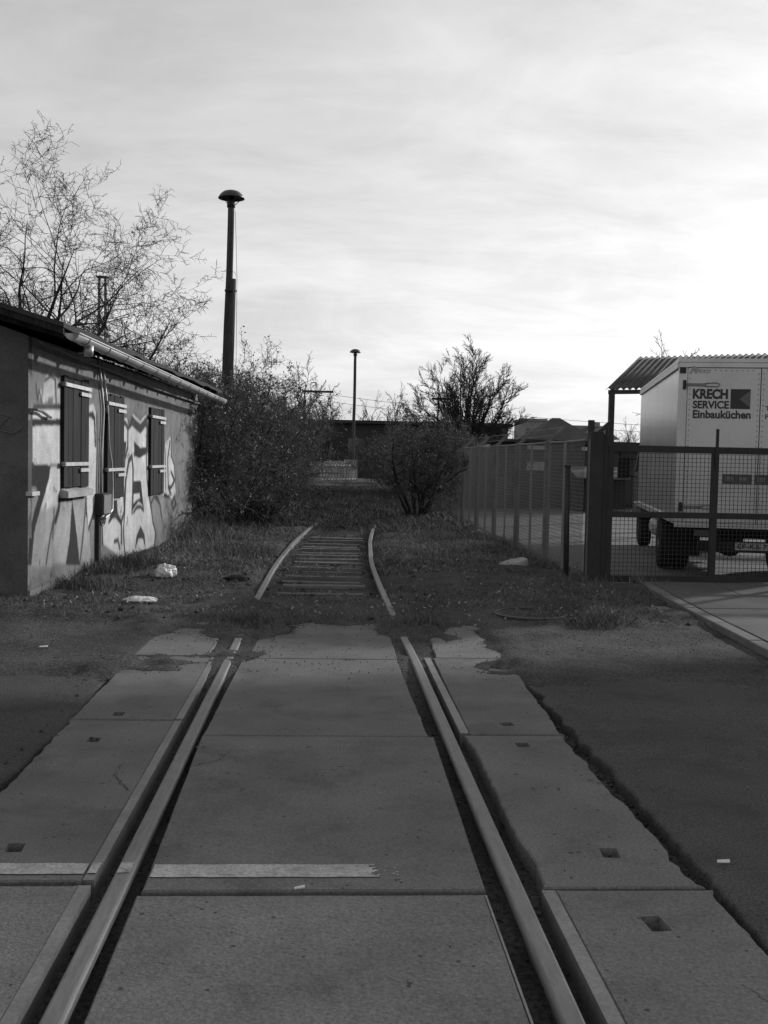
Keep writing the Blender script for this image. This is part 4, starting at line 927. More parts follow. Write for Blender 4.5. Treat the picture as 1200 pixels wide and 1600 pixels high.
def tpx(x, y):      # point of the rear door plane in truck coordinates
    r = ray(x, y); f = np.array([math.sin(TA), math.cos(TA)]); o = np.array([5.09, 14.9]); t = np.dot(o - CP[:2], f) / np.dot(r[:2], f); p = CP + r * t
    return float(np.dot(p[:2] - o, [math.cos(TA), -math.sin(TA)])), float(p[2])
def tbox(px0, py0, px1, py1):
    a = tpx(px0, py0); b = tpx(px1, py1); c = tpx(px0, py1); d_ = tpx(px1, py0)
    return (a[0] + c[0]) / 2, (b[0] + d_[0]) / 2, (b[1] + c[1]) / 2, (a[1] + d_[1]) / 2
D0 = doors[0]; YP = -.0225
for txt, bxp, bold, m in (('KRECH', (1082, 609, 1137, 625), .05, 'black_print'), ('SERVICE', (1082, 627.5, 1138.5, 640), .035, 'black_print'), ('Einbauküchen', (1082, 642.5, 1172.5, 655.5), .034, 'black_print')):
    b_ = tbox(*bxp); text_mesh(txt, b_[0], b_[1], b_[2], b_[3], YP, bold, m, D0)
b_ = tbox(1141, 609.5, 1172, 640.5)
em = part('emblem', MB().box(b_[0], b_[1], YP - .003, YP - .0005, b_[2], b_[3]), 'black_print', D0)
xc, zc = b_[0] + (b_[1] - b_[0]) * .45, (b_[2] + b_[3]) / 2
b_ = tbox(1077, 573, 1109, 585)
text_mesh('Aluvan', b_[0] + (b_[1] - b_[0]) * .35, b_[1], b_[2] + .005, b_[3] - .025, YP, .0, 'faint_print', D0)
part('maker_badge', MB().add([(b_[0], YP - .002, b_[2]), (b_[0] + .05, YP - .002, b_[3]), (b_[0] + .10, YP - .002, b_[3] - .02), (b_[0] + .11, YP - .002, b_[2]), (b_[0] + .075, YP - .002, b_[2]), (b_[0] + .06, YP - .002, b_[2] + .06), (b_[0] + .03, YP - .002, b_[2])], [(6, 5, 4, 3, 2, 1, 0)]), 'faint_print', D0)
b_ = tbox(1195, 636, 1218, 643); text_mesh('TEL', b_[0], b_[1], b_[2], b_[3], YP, .02, 'black_print', doors[1])
b_ = tbox(1195, 649, 1218, 656); text_mesh('FAX', b_[0], b_[1], b_[2], b_[3], YP, .02, 'black_print', doors[1])
bq = tbox(1141, 609.5, 1172, 640.5); ec = MB()
ec.add([(bq[1] - .004, YP - .0036, bq[3] - .02), (xc, YP - .0036, zc), (bq[1] - .004, YP - .0036, bq[2] + .02)], [(0, 1, 2)]); part('emblem_wedge', ec, 'lens', em)
# underside
part('chassis_frame', MB().box(.55, .68, .1, 8.0, .55, .70).box(TW - .68, TW - .55, .1, 8.0, .55, .70).box(.3, TW - .3, 1.0, 1.12, .5, .71).box(.3, TW - .3, 3.6, 3.72, .5, .71).box(.1, TW - .1, .3, .4, .60, .72).box(.1, TW - .1, 2.4, 2.5, .6, .72).box(.1, TW - .1, 5.0, 5.1, .6, .72).box(.25, TW - .25, .5, 5.9, .66, .735), 'chassis', truck)
part('bumper_bar', MB().box(.35, TW - .35, .02, .12, .36, .52), 'chassis', truck, .01)
part('bumper_bracket', MB().box(.60, .66, .05, .12, .5, .72).box(TW - .66, TW - .60, .05, .12, .5, .72), 'chassis', truck)
for x in (.30, TW - .56): part('tail_light', MB().box(x, x + .26, -.01, .06, .58, .68), 'lens', truck, .008)
pl = part('number_plate', MB().box(.88, 1.42, -.012, .004, .40, .51), 'pale_fence', truck)
stuff(text_mesh('EF-KS 72', 0.91, 1.39, .42, .49, -.0125, .02, 'black_print', pl, 'plate_lettering'))
def wheel(x, y_, w, name='wheel', r=.42):
    wh = part(name, MB().lathe([(r * .55, -w / 2), (r * .93, -w / 2), (r, -w / 2 + .03), (r, w / 2 - .03), (r * .93, w / 2), (r * .55, w / 2)], (0, 0, 0), 28).sm(), 'rubber', truck)
    me = wh.data; 
    for v in me.vertices: co = v.co.copy(); v.co = Vector((x + co.z, y_ + co.x, r - .11 + co.y))
    part('rim', MB().cyl((x - w / 2 + .05, y_, r - .11), (1, 0, 0), r * .53, .03, 20).cyl((x - w / 2 + .03, y_, r - .11), (1, 0, 0), .09, .06, 12), 'alu', wh)
for x in (.13, .37, TW - .37, TW - .13): wheel(x, 2.2, .22)
for x in (.22, TW - .22): wheel(x, 6.95, .24)
part('axle', MB().cyl((TW / 2, 2.2, .31), (1, 0, 0), .06, 1.6, 10).cyl((TW / 2, 6.95, .31), (1, 0, 0), .05, 1.6, 10).tube([(TW / 2, 2.0, .33), (TW / 2, 2.4, .33)], .2, 12), 'chassis', truck)
part('mud_flap', MB().box(.08, .62, 1.66, 1.675, .15, .66), 'rubber', truck); part('mud_flap', MB().box(TW - .62, TW - .08, 1.66, 1.675, .22, .66), 'rubber', truck)
part('fuel_tank', MB().tube([(.28, 3.6, .46), (.28, 4.6, .46)], .2, 14).sm(), 'alu', truck)
cabm = MB().add([(.06, 6.42, .5), (TW - .06, 6.42, .5), (TW - .06, 8.2, .5), (.06, 8.2, .5), (.06, 6.42, 1.45), (TW - .06, 6.42, 1.45), (TW - .06, 8.15, 1.35), (.06, 8.15, 1.35), (.16, 6.42, 2.35), (TW - .16, 6.42, 2.35), (TW - .16, 7.6, 2.3), (.16, 7.6, 2.3)],
                [(3, 2, 1, 0), (0, 1, 5, 4), (1, 2, 6, 5), (2, 3, 7, 6), (3, 0, 4, 7), (4, 5, 9, 8), (5, 6, 10, 9), (6, 7, 11, 10), (7, 4, 8, 11), (8, 9, 10, 11)])
cb = part('cab', cabm, 'cab', truck, .04)
part('side_window', MB().add([(.055, 6.55, 1.5), (.055, 7.75, 1.42), (.135, 7.35, 2.2), (.135, 6.55, 2.2)], [(0, 1, 2, 3)]), 'glass', cb)
mi = part('wing_mirror', MB().box(-.34, -.10, 7.25, 7.33, 1.30, 1.75), 'rubber', cb, .02)
part('mirror_arm', MB().tube([(.06, 7.4, 1.72), (-.2, 7.34, 1.70)], .015, 6).tube([(.06, 7.4, 1.34), (-.2, 7.34, 1.36)], .015, 6), 'rubber', mi)
part('front_fender', MB().box(.02, .22, 6.45, 7.5, .70, .80), 'cab', truck, .03)

# ------------------------------------------------------------------ corrugated canopy behind the truck
CA = R(31); ex = np.array([math.cos(CA), -math.sin(CA)]); ey = np.array([math.sin(CA), math.cos(CA)]); CE = np.array([8.16, 30.0])
can = thing('open_shed', 'open shed with a corrugated roof on steel posts rising behind the truck', 'shed', (8.2, 30, 0))
def cp(u, v, z): p = CE + ex * u + ey * v; return (p[0], p[1], z)
RUN, RISE = 3.5, 1.22
def sheet(u0, u1, ph=0):
    us = np.arange(u0, u1 + 1e-6, .03); V = []; Fc = []
    for lay in (0, -.012):
        for v, z in ((-.12, 3.83 - .04), (RUN, 3.83 + RISE)):
            for u in us: V.append(cp(u, v, z + lay + .032 * math.sin(u * 2 * PI / .18)))
    n = len(us)
    for i in range(n - 1):
        Fc += [(i, i + 1, n + i + 1, n + i), (2 * n + i, 3 * n + i, 3 * n + i + 1, 2 * n + i + 1), (i, 2 * n + i, 2 * n + i + 1, i + 1), (n + i, n + i + 1, 3 * n + i + 1, 3 * n + i)]
    Fc += [(0, n, 3 * n, 2 * n), (n - 1, 3 * n - 1 + n, 2 * n - 1 + n * 0 + 0, n - 1)][:1]
    return MB().add(V, Fc).sm()
u = 0.0; k = 0
while u < 13.5:
    part('roof_sheet', sheet(u - .04, u + .90), 'roof_sheet', can); u += .90; k += 1
part('eave_beam', MB().beam(cp(.02, 0, 3.70), cp(13.4, 0, 3.70), .10, .12), 'dark_metal', can)
part('ridge_beam', MB().beam(cp(.02, RUN, 4.92), cp(13.4, RUN, 4.92), .10, .12), 'dark_metal', can)
for u in (.12, 4.5, 8.9, 13.2):
    part('post', MB().beam(cp(u, 0, -.05), cp(u, 0, 3.66), .15, .15, (1, 0, 0)), 'dark_metal', can)
    if u > 1: part('post', MB().beam(cp(u, RUN, -.05), cp(u, RUN, 4.88), .15, .15, (1, 0, 0)), 'dark_metal', can)
    part('roof_truss', MB().beam(cp(u, 0.05, 3.72), cp(u, RUN - .05, 4.90), .07, .1), 'dark_metal', can)

# ------------------------------------------------------------------ garages behind the fence
gar = thing('garage_row', 'long dark row of lock-up garages with slots painted sky-bright above the doors across the yard', 'garages', (8, 38.5, 0))
gd = np.array([math.cos(R(21)), math.sin(R(21))]); gn = np.array([gd[1], -gd[0]]); GO_ = np.array([4.55, 36.6])
def gpt(u, o, z): p = GO_ + gd * u + gn * o; return (p[0], p[1], z)
def gbox(u0, u1, o0, o1, z0, z1):
    return MB().add([gpt(u0, o1, z0), gpt(u1, o1, z0), gpt(u1, o0, z0), gpt(u0, o0, z0), gpt(u0, o1, z1), gpt(u1, o1, z1), gpt(u1, o0, z1), gpt(u0, o0, z1)],
                    [(3, 2, 1, 0), (4, 5, 6, 7), (0, 1, 5, 4), (1, 2, 6, 5), (2, 3, 7, 6), (3, 0, 4, 7)])
part('wall', gbox(0, 12, -5, -.12, -.1, 2.32), 'dark_wall', gar)
part('roof', gbox(-.2, 12.2, -5.2, .15, 2.325, 2.44), 'bitumen', gar)
for k in range(5):
    u0 = .15 + k * 2.38
    part('pier', gbox(u0 - .12, u0 + .12, -.118, 0, -.1, 2.32), 'dark_wall', gar)
    d_ = part('garage_door', gbox(u0 + .14, u0 + 2.24, -.118, -.06, 0, 2.0), 'garage_door', gar)
    for j in range(7): part('board', gbox(u0 + .16 + j * .297, u0 + .16 + j * .297 + .28, -.058, -.04, .03, 1.97), 'garage_door', d_)
    part('painted_bright_slot', gbox(u0 + .5, u0 + 1.3, -.118, -.08, 2.08, 2.22), 'white_paint', gar)  # sky brightness of the openings put in as plain white
    if k == 1: part('notice', gbox(u0 + .45, u0 + 1.3, -.038, -.03, 1.30, 1.62), 'pale_fence', d_)
skip = thing('low_bin_shelter', 'low shelter with a sloping sheet roof seen between fence and gate post', 'shelter', (9.9, 36.5, 0))
part('body', MB().box(8.9, 10.6, 36.2, 37.6, 0, 1.05), 'dark_wall', skip)
part('sloping_roof', MB().add([(8.8, 36.0, 1.07), (10.7, 36.0, 1.07), (10.7, 37.7, 1.45), (8.8, 37.7, 1.45), (8.8, 36.0, 1.11), (10.7, 36.0, 1.11), (10.7, 37.7, 1.49), (8.8, 37.7, 1.49)], [(3, 2, 1, 0), (4, 5, 6, 7), (0, 1, 5, 4), (1, 2, 6, 5), (2, 3, 7, 6), (3, 0, 4, 7)]), 'fence_post', skip)

# ------------------------------------------------------------------ far buildings
def house(name, label, x0, x1, y0, y1, eave, ridge, inset, wallm, roofm, windows=2):
    t = thing(name, label, 'house', ((x0 + x1) / 2, (y0 + y1) / 2, 0))
    w_ = part('wall', MB().box(x0, x1, y0, y1, -.2, eave), wallm, t)
    e = .35; ym = (y0 + y1) / 2
    V = [(x0 - e, y0 - e, eave - .05), (x1 + e, y0 - e, eave - .05), (x1 + e, y1 + e, eave - .05), (x0 - e, y1 + e, eave - .05), (x0 + inset, ym, ridge), (x1 - inset, ym, ridge)]
    rfo = part('roof', MB().add(V, [(3, 2, 1, 0), (0, 1, 5, 4), (1, 2, 5), (2, 3, 4, 5), (3, 0, 4)]), roofm, t)
    if windows == 3: part('chimney', MB().box(x1 - .9, x1 - .5, ym - .3, ym + .2, ridge - .6, ridge + .3), wallm, rfo)
    for k in range(windows):
        u = x0 + (x1 - x0) * (k + .5) / windows
        wn_ = part('window', MB().box(u - .5, u + .5, y0 - .05, y0 - .003, 1.0, 2.1), 'pale_fence', t); part('pane', MB().box(u - .42, u + .42, y0 - .06, y0 - .052, 1.08, 2.02), 'glass', wn_)
    return t
house('brick_house', 'dark hip-roofed house standing beyond the garages', 15.0, 19.6, 75, 81, 3.2, 4.95, 2.0, 'dark_wall', 'far_roof')
house('gabled_house', 'gabled house with pale end wall beside the hip-roofed one', 19.9, 23.5, 84, 90, 3.6, 4.75, .1, 'far_wall', 'far_roof', 3)
bl = thing('apartment_block', 'pale flat-topped block far behind the bare tree', 'building', (31, 152, 0))
part('wall', MB().box(28.6, 31.8, 150, 158, -.2, 7.5), 'far_wall', bl); part('parapet', MB().box(28.4, 32.0, 149.8, 158.2, 7.51, 7.85), 'far_wall', bl)
for i in range(3):
    for j in range(2): part('window', MB().box(28.95 + i * 1.0, 29.5 + i * 1.0, 149.93, 149.99, 5.2 - j * 2.6, 6.4 - j * 2.6), 'glass', bl)
lb = thing('long_building', 'long low dark flat-roofed building closing the view down the track', 'building', (4, 82, 0))
part('wall', MB().box(-9, 14, 80, 88, -.2, 4.25), 'dark_wall', lb); part('roof', MB().box(-9.3, 14.3, 79.6, 88.4, 4.26, 4.5), 'bitumen', lb)
for i in range(9): part('window', MB().box(-8 + i * 2.4, -6.8 + i * 2.4, 79.93, 79.99, 1.7, 3.1), 'glass', lb)
# pale board fence at the bend
pf = thing('board_fence', 'pale weathered board fence at the bend below the slim lamp post', 'fence', (.6, 56, 0))
n = 18
for i in range(n):
    f = i / (n - 1); x = -1.1 + f * 2.75; y_ = 53.0 + f * 5.0; hgt = (1.42 if i < 13 else 1.50) + .02 * ((i * 7) % 3)
    part('board', MB().box(x - .070, x + .070, y_ - .015, y_ + .015, .05, hgt), 'pale_fence', pf)
    if i % 6 == 0: part('post', MB().box(x - .06, x + .06, y_ + .07, y_ + .17, -.1, hgt - .05), 'pale_fence', pf)
for z in (.45, 1.2): part('cross_rail', MB().beam((-1.15, 53.0, z), (1.70, 58.1, z), .08, .07).add([], []), 'pale_fence', pf)
# lattice masts and overhead wires
def mast(x, y_, h, label, w=.5):
    t = thing('lattice_mast', label, 'mast', (x, y_, 0), group='railway masts')
    for sx in (-1, 1):
        for sy in (-1, 1): part('leg', MB().beam((x + sx * w / 2, y_ + sy * w / 2, -.1), (x + sx * w / 3, y_ + sy * w / 3, h), .06, .06, (1, 0, 0)), 'dark_metal', t)
    z = .4; k = 0
    while z < h - .6:
        f = z / h; ww = w / 2 * (1 - f / 3); s = 1 if k % 2 else -1
        part('brace', MB().beam((x - s * ww, y_ - ww, z), (x + s * ww, y_ - ww, z + .6), .055, .055, (0, 1, 0)), 'dark_metal', t); z += .6; k += 1
    part('top_plate', MB().box(x - .3, x + .3, y_ - .3, y_ + .3, h, h + .06), 'dark_metal', t); return t
mast(-12.87, 60, 11.5, 'lattice steel mast rising among the branches above the hut')
m2 = mast(-1.7, 120, 10.1, 'far lattice mast with a crossarm just past the thicket', .9); part('crossarm', MB().box(-3.0, 0.6, 119.9, 120.1, 9.0, 9.25), 'dark_metal', m2)
m3 = mast(13.1, 120, 9.3, 'far lattice mast seen through the upright bare tree', .9); part('crossarm', MB().box(12.0, 14.4, 119.9, 120.1, 8.5, 8.75), 'dark_metal', m3)
m4 = mast(41, 120, 8.0, 'far lattice mast hidden by the truck', .9)
for z in (9.0, 8.2):
    o = part('overhead_wire', MB().tube([(-1.7 + (41 + 1.7) * f, 120 - .3, z - 3.0 * f - 1.2 * (1 - (2 * f - 1) ** 2) * .4) for f in np.linspace(0, 1, 16)], .022, 4), 'wire', None)
    tag(o, 'thin overhead wire sagging across the sky between the far masts', 'wire', 'overhead wires')

# ------------------------------------------------------------------ canopy and trees added right of the road, outside the picture, to shade the crossing
lc = thing('shade_canopy', 'unseen flat canopy on steel posts, added to shade the crossing', 'canopy', (12.5, 14.5, .05))
part('roof', MB().prism([(7.9, 12.9), (19, 12.9), (19, 18.6), (7.9, 15.65)], 4.95, 5.12), 'bitumen', lc); part('fascia', MB().box(7.86, 19.04, 12.86, 12.898, 4.85, 5.14), 'zinc', lc)  # slanted back edge shapes the sunlit band on the crossing
for x in (15.2, 18.6):
    for y_ in (13.3, 16.1): part('post', MB().box(x - .08, x + .08, y_ - .08, y_ + .08, -.15, 4.948), 'dark_metal', lc)
copy_tree(ft, (10.0, 10.2, .05), 1.2, .95, 'unseen bare tree added beside the canopy to thin the sun')  # added out of view for partial shade on the foreground
copy_tree(ft, (12.6, 9.0, .05), 3.2, 1.0, 'unseen bare tree added beside the canopy to thin the sun')
copy_tree(ft, (11.2, 11.6, .05), 5.2, .9, 'unseen bare tree added beside the canopy to thin the sun')

# ------------------------------------------------------------------ ground cover
def blades(rng_, x, y_, hgt, lean, wid):
    N = len(x); z = ground_h(x, y_) - .008; h = hgt * rng_.uniform(.4, 1.3, N); a = rng_.uniform(0, 2 * PI, N); l = lean * rng_.uniform(.2, 1.3, N) * h
    dx, dy = np.cos(a) * l, np.sin(a) * l; b = rng_.uniform(0, 2 * PI, N); wx, wy = np.cos(b) * wid, np.sin(b) * wid
    b0 = np.stack([x - wx, y_ - wy, z], 1); b1 = np.stack([x + wx, y_ + wy, z], 1)
    m0 = np.stack([x - wx * .8 + dx * .35, y_ - wy * .8 + dy * .35, z + h * .6], 1); m1 = np.stack([x + wx * .8 + dx * .35, y_ + wy * .8 + dy * .35, z + h * .6], 1)
    tp = np.stack([x + dx, y_ + dy, z + h], 1)
    V = np.stack([b0, b1, m1, m0, tp], 1).reshape(-1, 3); i = np.arange(N)[:, None] * 5
    return V, [i + np.array([[0, 1, 2, 3]]), i + np.array([[3, 2, 4]])]
rg = np.random.default_rng(8)
def scatter(n, x0, x1, y0, y1, dens, far_bias=1.0):
    x = rg.uniform(x0, x1, n); y_ = y0 + (y1 - y0) * rg.uniform(0, 1, n) ** far_bias; k = rg.uniform(0, 1, n) < dens(x, y_); return x[k], y_[k]
def hut_x(y_): return HA[0] + (y_ - HA[1]) * math.tan(HANG)
def verge_density(x, y_):
    d = 0.42 + 1.5 * fbm(x, y_, 1.3, 5, 61)
    d = d * sstep(9.9, 10.5, y_ + .25 * fbm(x, y_, 1.3, 4, 1))
    off = np.abs(x - track_c(y_)); d = np.where((off < .62) & (y_ > 11.5) & (y_ < 23), d * .5, d)
    d = np.where((np.abs(off - .75) < .05) & (y_ > 11) & (y_ < 23), 0, d)
    d = np.where(x > 3.6, 0, d); d = np.where((x < hut_x(y_) + .02) & (y_ > 11.2) & (y_ < 21.8), 0, d)
    return np.clip(d, 0, 1)
sets = []
x, y_ = scatter(60000, -5.0, 3.7, 9.9, 15.5, verge_density); sets.append(blades(rg, x, y_, .036, 1.8, .0035))
x, y_ = scatter(52000, -4.0, 3.7, 14, 27, verge_density); sets.append(blades(rg, x, y_, .055, 1.7, .006))
x, y_ = scatter(34000, -3.4, 3.5, 23, 46, lambda x, y_: np.clip(.7 + .6 * fbm(x, y_, .5, 3, 62), 0, 1) * (x > -3.3), 1.0); sets.append(blades(rg, x, y_, .11, 1.4, .011))
# taller tufts: foot of the hut, mound by the kerb, ends of the rails, foot of the fence
def tuft(cx, cy, r, n, h, lean=.8, w=.004):
    x = rg.normal(cx, r, n); y__ = rg.normal(cy, r, n); sets.append(blades(rg, x, y__, h, lean, w))
for (cx, cy, r, n, h) in ((2.75, 10.1, .12, 420, .08), (-.7, 9.95, .2, 700, .09), (.86, 9.95, .16, 600, .08), (-2.65, 14.3, .22, 800, .17), (-2.85, 13.4, .18, 500, .14), (-2.85, 12.2, .2, 600, .15), (-2.3, 19.6, .3, 500, .2), (-2.5, 20.8, .3, 900, .35), (3.1, 12.6, .4, 600, .06), (3.5, 12.0, .25, 300, .07), (3.35, 13.3, .2, 200, .10), (4.3, 13.3, .15, 150, .22),
                          (3.35, 15.4, .2, 300, .14), (3.35, 17.5, .2, 300, .15), (3.3, 20, .3, 300, .15), (2.4, 20.5, .4, 400, .15), (-1.2, 16.5, .4, 700, .16), (-1.6, 13.0, .4, 500, .06), (1.9, 12.2, .5, 500, .05), (2.3, 11.2, .4, 400, .045), (-2.3, 10.7, .4, 400, .05), (-3.4, 10.9, .5, 400, .05)):
    tuft(cx, cy, r, n, h)
V = []; Q = []; T3 = []; off = 0
for v, (q, t3) in sets: V.append(v); Q.append(q + off); T3.append(t3 + off); off += len(v)
o = stuff(link('grass', mesh_np('grass', np.concatenate(V), [np.concatenate(Q), np.concatenate(T3)]), 'grass')); tag(o, 'short matted winter grass and tufts over the verges and between the rails', 'grass')
ds = []
for n_, x0, x1, y0, y1, hh, ww in ((9000, -4.5, 3.6, 10.1, 16, .05, .0035), (11000, -4, 3.6, 14, 27, .075, .006), (16000, -3, 3.4, 22, 46, .14, .01)):  # far set thickened: pale stalks stand in for sunlight missing there
    x, y_ = scatter(n_, x0, x1, y0, y1, lambda x, y_: np.clip(verge_density(x, y_) * np.clip(.2 + 1.8 * fbm(x, y_, .6, 3, 93), 0, 1), 0, 1)); ds.append(blades(rg, x, y_, hh, 1.9, ww))
for (cx, cy, r, n_, h) in ((-2.4, 19.4, .4, 500, .3), (-2.2, 17.8, .3, 300, .2), (4.25, 13.25, .12, 60, .25), (2.8, 10.1, .12, 50, .10), (2.0, 17.0, .7, 900, .08), (1.6, 18.5, .6, 700, .1), (-1.9, 15.6, .6, 700, .09)):
    ds.append(blades(rg, rg.normal(cx, r, n_), rg.normal(cy, r, n_), h, 1.3, .0045))
V = []; Q = []; T3 = []; off = 0
for v, (q, t3) in ds: V.append(v); Q.append(q + off); T3.append(t3 + off); off += len(v)
o = stuff(link('dry_grass', mesh_np('dry_grass', np.concatenate(V), [np.concatenate(Q), np.concatenate(T3)]), 'dry_leaf')); tag(o, 'pale dead grass stalks mixed into the verge grass, thicker far off to brighten it', 'grass')
# leaf litter and gravel
def pebbles(n, fn, smin, smax, name, m, label, cat, zset=None):
    x, y_ = fn(n); N = len(x); z = np.where((y_ < 7.9) & (np.abs(x) > 1.65), np.maximum(ground_h(x, y_), -.012), ground_h(x, y_)); z = z if zset is None else np.full(N, zset); s = smin + (smax - smin) * rg.uniform(0, 1, N) ** 2.5
    ico = np.array([(1, 0, 0), (-.5, .87, 0), (-.5, -.87, 0), (0, 0, .75), (0, 0, -.6)]); f = np.array([(0, 1, 3), (1, 2, 3), (2, 0, 3), (1, 0, 4), (2, 1, 4), (0, 2, 4)])
    a = rg.uniform(0, 2 * PI, N); ca, sa = np.cos(a), np.sin(a); base = ico[None] * rg.uniform(.6, 1.3, (N, 5, 1)) * s[:, None, None]
    vx = base[..., 0] * ca[:, None] - base[..., 1] * sa[:, None] + x[:, None]; vy = base[..., 0] * sa[:, None] + base[..., 1] * ca[:, None] + y_[:, None]; vz = base[..., 2] + z[:, None] + s[:, None] * .2
    Vv = np.stack([vx, vy, vz], -1).reshape(-1, 3); Fv = (np.arange(N)[:, None, None] * 5 + f[None]).reshape(-1, 3)
    o = stuff(link(name, mesh_np(name, Vv, [Fv]), m)); return tag(o, label, cat)
pebbles(16000, lambda n: scatter(n, -6, 3.7, 6.8, 10.6, lambda x, y_: np.clip(.75 + fbm(x, y_, 1.5, 3, 66), 0, 1) * (.15 + .85 * sstep(7.0, 7.8, y_)) * (np.abs(x) > 1.6)), .003, .012, 'gravel', 'stone', 'loose grit and fine gravel over the dirt strip behind the asphalt', 'gravel')
pebbles(2500, lambda n: scatter(n, -.92, .92, 1.5, 7.6, lambda x, y_: ((np.abs(x) > .64)).astype(float)), .003, .014, 'ballast', 'soil', 'dark crumbs of ballast in the grooves beside the rails', 'gravel')
pebbles(1500, lambda n: scatter(n, 1.40, 1.56, 2.2, 7.6, lambda x, y_: np.clip(.6 + fbm(x, y_, 2, 3, 71), 0, 1)), .005, .018, 'asphalt_crumbs', 'asphalt', 'dark asphalt crumbs filling the broken gap right of the slabs', 'rubble')
pebbles(700, lambda n: scatter(n, -1.66, -1.5, 3.2, 7.6, lambda x, y_: np.clip(.6 + fbm(x, y_, 2, 3, 72), 0, 1)), .005, .02, 'asphalt_crumbs', 'asphalt', 'dark asphalt crumbs filling the narrow gap left of the slabs', 'rubble')
pebbles(26000, lambda n: scatter(n, -1.5, 1.5, 7.0, 10.3, lambda x, y_: np.clip(.03 + .9 * np.clip((ground_h(x, y_) + .013) / .013, 0, 1) ** 2, 0, 1) * sstep(7.0, 8.0, y_) * (np.abs(np.abs(x) - .78) > .12)), .002, .009, 'grit', 'soil', 'fine dark grit strewn over the far concrete slabs', 'grit', .001)
pebbles(900, lambda n: scatter(n, -1.5, 1.5, 2.0, 7.5, lambda x, y_: np.clip(.3 + fbm(x, y_, 1.0, 4, 74), 0, 1) * (np.abs(np.abs(x) - .78) > .14)), .0015, .006, 'grit', 'soil', 'sparse grit crumbs on the near concrete slabs', 'grit', .002)
pebbles(1500, lambda n: scatter(n, -4.5, 3.6, 2.6, 7.3, lambda x, y_: np.clip(.35 + 1.0 * fbm(x, y_, .8, 4, 83), 0, 1) * (np.abs(x) > 1.68)), .002, .011, 'grit', 'stone', 'loose pale grit scattered over the dark asphalt', 'grit', -.004)
pebbles(2600, lambda n: scatter(n, -4.2, 3.7, 10.0, 18, lambda x, y_: np.clip(.35 + 1.2 * fbm(x, y_, .9, 4, 79), 0, 1) * ((x > hut_x(y_) + .05) | (y_ < 11)), .8), .008, .045, 'clods', 'soil', 'loose clods of earth among the verge grass', 'earth')
xl, yl = scatter(3600, -3.0, 3.5, 10, 22, lambda x, y_: np.clip(.5 + fbm(x, y_, .8, 3, 88), 0, 1) * ((x > hut_x(y_) + .1) | (y_ < 11)))
V, T3 = leaf_quads(rg, np.stack([xl, yl, ground_h(xl, yl) + .035], 1), .022, .012)
o = stuff(link('leaf_litter', mesh_np('leaf_litter', V, [T3]), 'dry_leaf')); tag(o, 'scattered dry fallen leaves lying in the verge grass', 'leaves')

# ------------------------------------------------------------------ litter and small things
def crumple(name, label, cat, loc, size, seed, m='plastic_bag', rz=0):
    bm = bmesh.new(); bmesh.ops.create_icosphere(bm, subdivisions=4, radius=1.0)
    for v in bm.verts:
        c = v.co; a = np.array([c.x * 2.3 + seed]); b = np.array([c.y * 2.3 + c.z * 1.7])
        k = 1 + .35 * fbm(a, b, 1.0, 3, seed)[0] + .18 * abs(fbm(a * 3, b * 3, 1.0, 2, seed + 5)[0]); v.co = Vector((c.x * size[0] * k, c.y * size[1] * k, max(c.z * size[2] * k, -size[2] * .35)))
    me = bpy.data.meshes.new(name); bm.to_mesh(me); bm.free(); o = link(name, me, m); o.location = loc; o.rotation_euler = (0, 0, rz); return tag(o, label, cat)
def gz(x, y_): return float(ground_h(np.array([x]), np.array([y_]))[0])
def on(x, y_, dz=0.0): return (x, y_, gz(x, y_) + dz)
p = G(258, 903, .05); crumple('plastic_bag', 'crumpled pale plastic bag on the verge in front of the hut', 'bag', on(p[0], p[1], .04), (.13, .12, .11), 3)
p = G(220, 943, .03); crumple('plastic_bag', 'flattened pale plastic bag lying closer to the dirt strip', 'bag', on(p[0], p[1], .02), (.16, .09, .04), 7)
p = G(107, 915, .03); crumple('paper_scrap', 'small pale paper scrap at the foot of the hut wall', 'paper', on(p[0], p[1], .015), (.09, .04, .02), 9, 'paper', -.3)
p = G(372, 909, .03); crumple('dark_rag', 'dark rag lying in the grass left of the track', 'rag', on(p[0], p[1], .02), (.17, .09, .04), 13, 'chassis', -.4)
p = G(322, 895, .03)
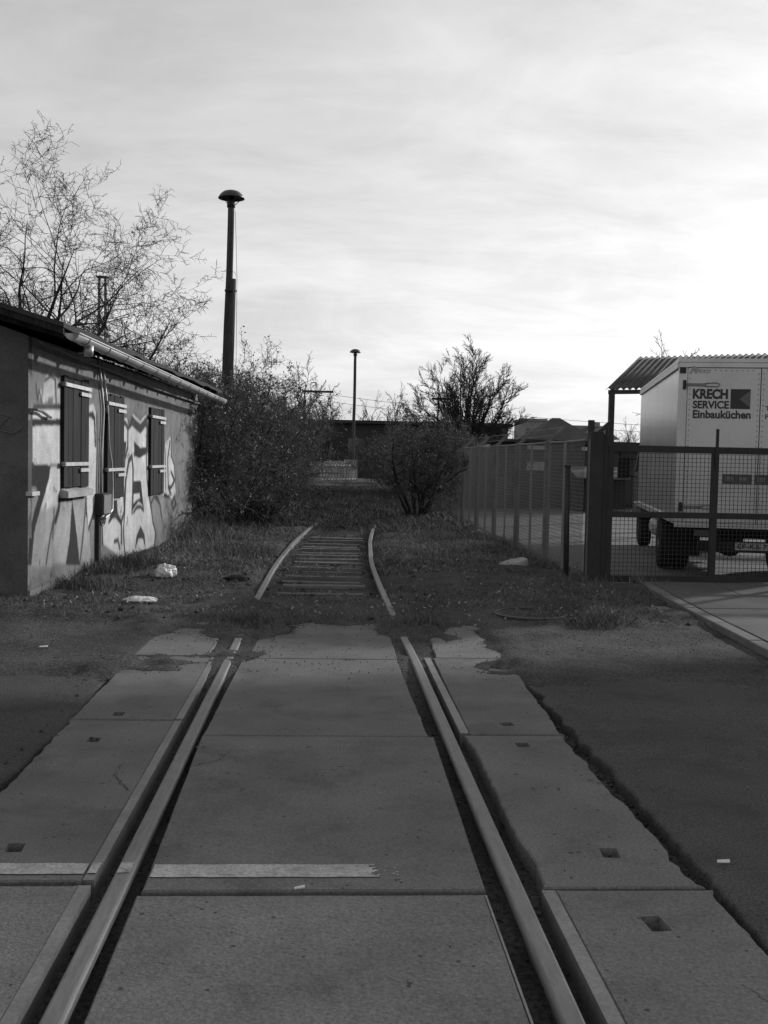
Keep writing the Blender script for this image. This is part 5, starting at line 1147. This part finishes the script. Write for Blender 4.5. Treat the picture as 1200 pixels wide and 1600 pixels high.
b = MB().add([(-.26, -.1, 0), (.05, -.16, 0), (.30, -.06, .0), (.32, .10, 0), (.08, .16, 0), (-.2, .1, 0), (-.25, -.09, .07), (.05, -.14, .09), (.28, -.05, .11), (.29, .08, .12), (.07, .13, .09), (-.18, .09, .06)],
             [(5, 4, 3, 2, 1, 0), (6, 7, 8, 9, 10, 11), (0, 1, 7, 6), (1, 2, 8, 7), (2, 3, 9, 8), (3, 4, 10, 9), (4, 5, 11, 10), (5, 0, 6, 11)])
p = G(798, 889, .06); o = link('broken_slab', b.mesh('broken_slab'), 'plaster'); o.location = on(p[0], p[1], -.02); o.rotation_euler = (.05, -.05, .5); tag(o, 'pale broken slab lying in the grass near the mesh fence', 'slab')
mbv = o.modifiers.new('bevel', 'BEVEL'); mbv.width = .012
# manhole with steel rim
mh = thing('manhole_cover', 'sunken round manhole with a dark steel rim at the verge edge', 'manhole', on(2.15, 10.62, -.04), local=True)
part('rim', MB().lathe([(.30, -.05), (.38, -.05), (.39, .0), (.385, .045), (.345, .05), (.335, .01), (.30, .008)], (0, 0, 0), 36), 'dark_metal', mh)
part('lid', MB().lathe([(.001, .014), (.30, .014), (.33, .004), (.33, -.04), (.001, -.04)], (0, 0, 0), 32), 'rust', mh)
# flat paper bits and cigarette ends
for k, (px, py, l, w_, lab) in enumerate(((1130, 1347, .028, .010, 'white paper scrap on the dark asphalt beside the slabs'), (68, 1016, .035, .014, 'white paper scrap on the dirt left of the crossing'), (468, 1388, .022, .005, 'white cigarette end on the middle slab'), (310, 1168, .017, .006, 'pale cigarette end in the left rail groove'))):
    z = {0: .004, 1: None, 2: .008, 3: -.068}[k]; p = G(px, py, 0 if z is None else z)
    loc = on(p[0], p[1], .012) if z is None else (p[0], p[1], z)
    mb = MB().add([(-l, -w_, 0), (l * .9, -w_ * .8, .001), (l, w_, .006), (-l * .8, w_ * .9, .002), (-l, -w_, .004), (l * .9, -w_ * .8, .005), (l, w_, .010), (-l * .8, w_ * .9, .006)], [(3, 2, 1, 0), (4, 5, 6, 7), (0, 1, 5, 4), (1, 2, 6, 5), (2, 3, 7, 6), (3, 0, 4, 7)])
    o = link('paper_scrap' if k < 2 else 'cigarette_end', mb.mesh('paper_scrap'), 'paper'); o.location = loc; o.rotation_euler = (0, 0, .2 * k - .1); tag(o, lab, 'paper' if k < 2 else 'cigarette end')
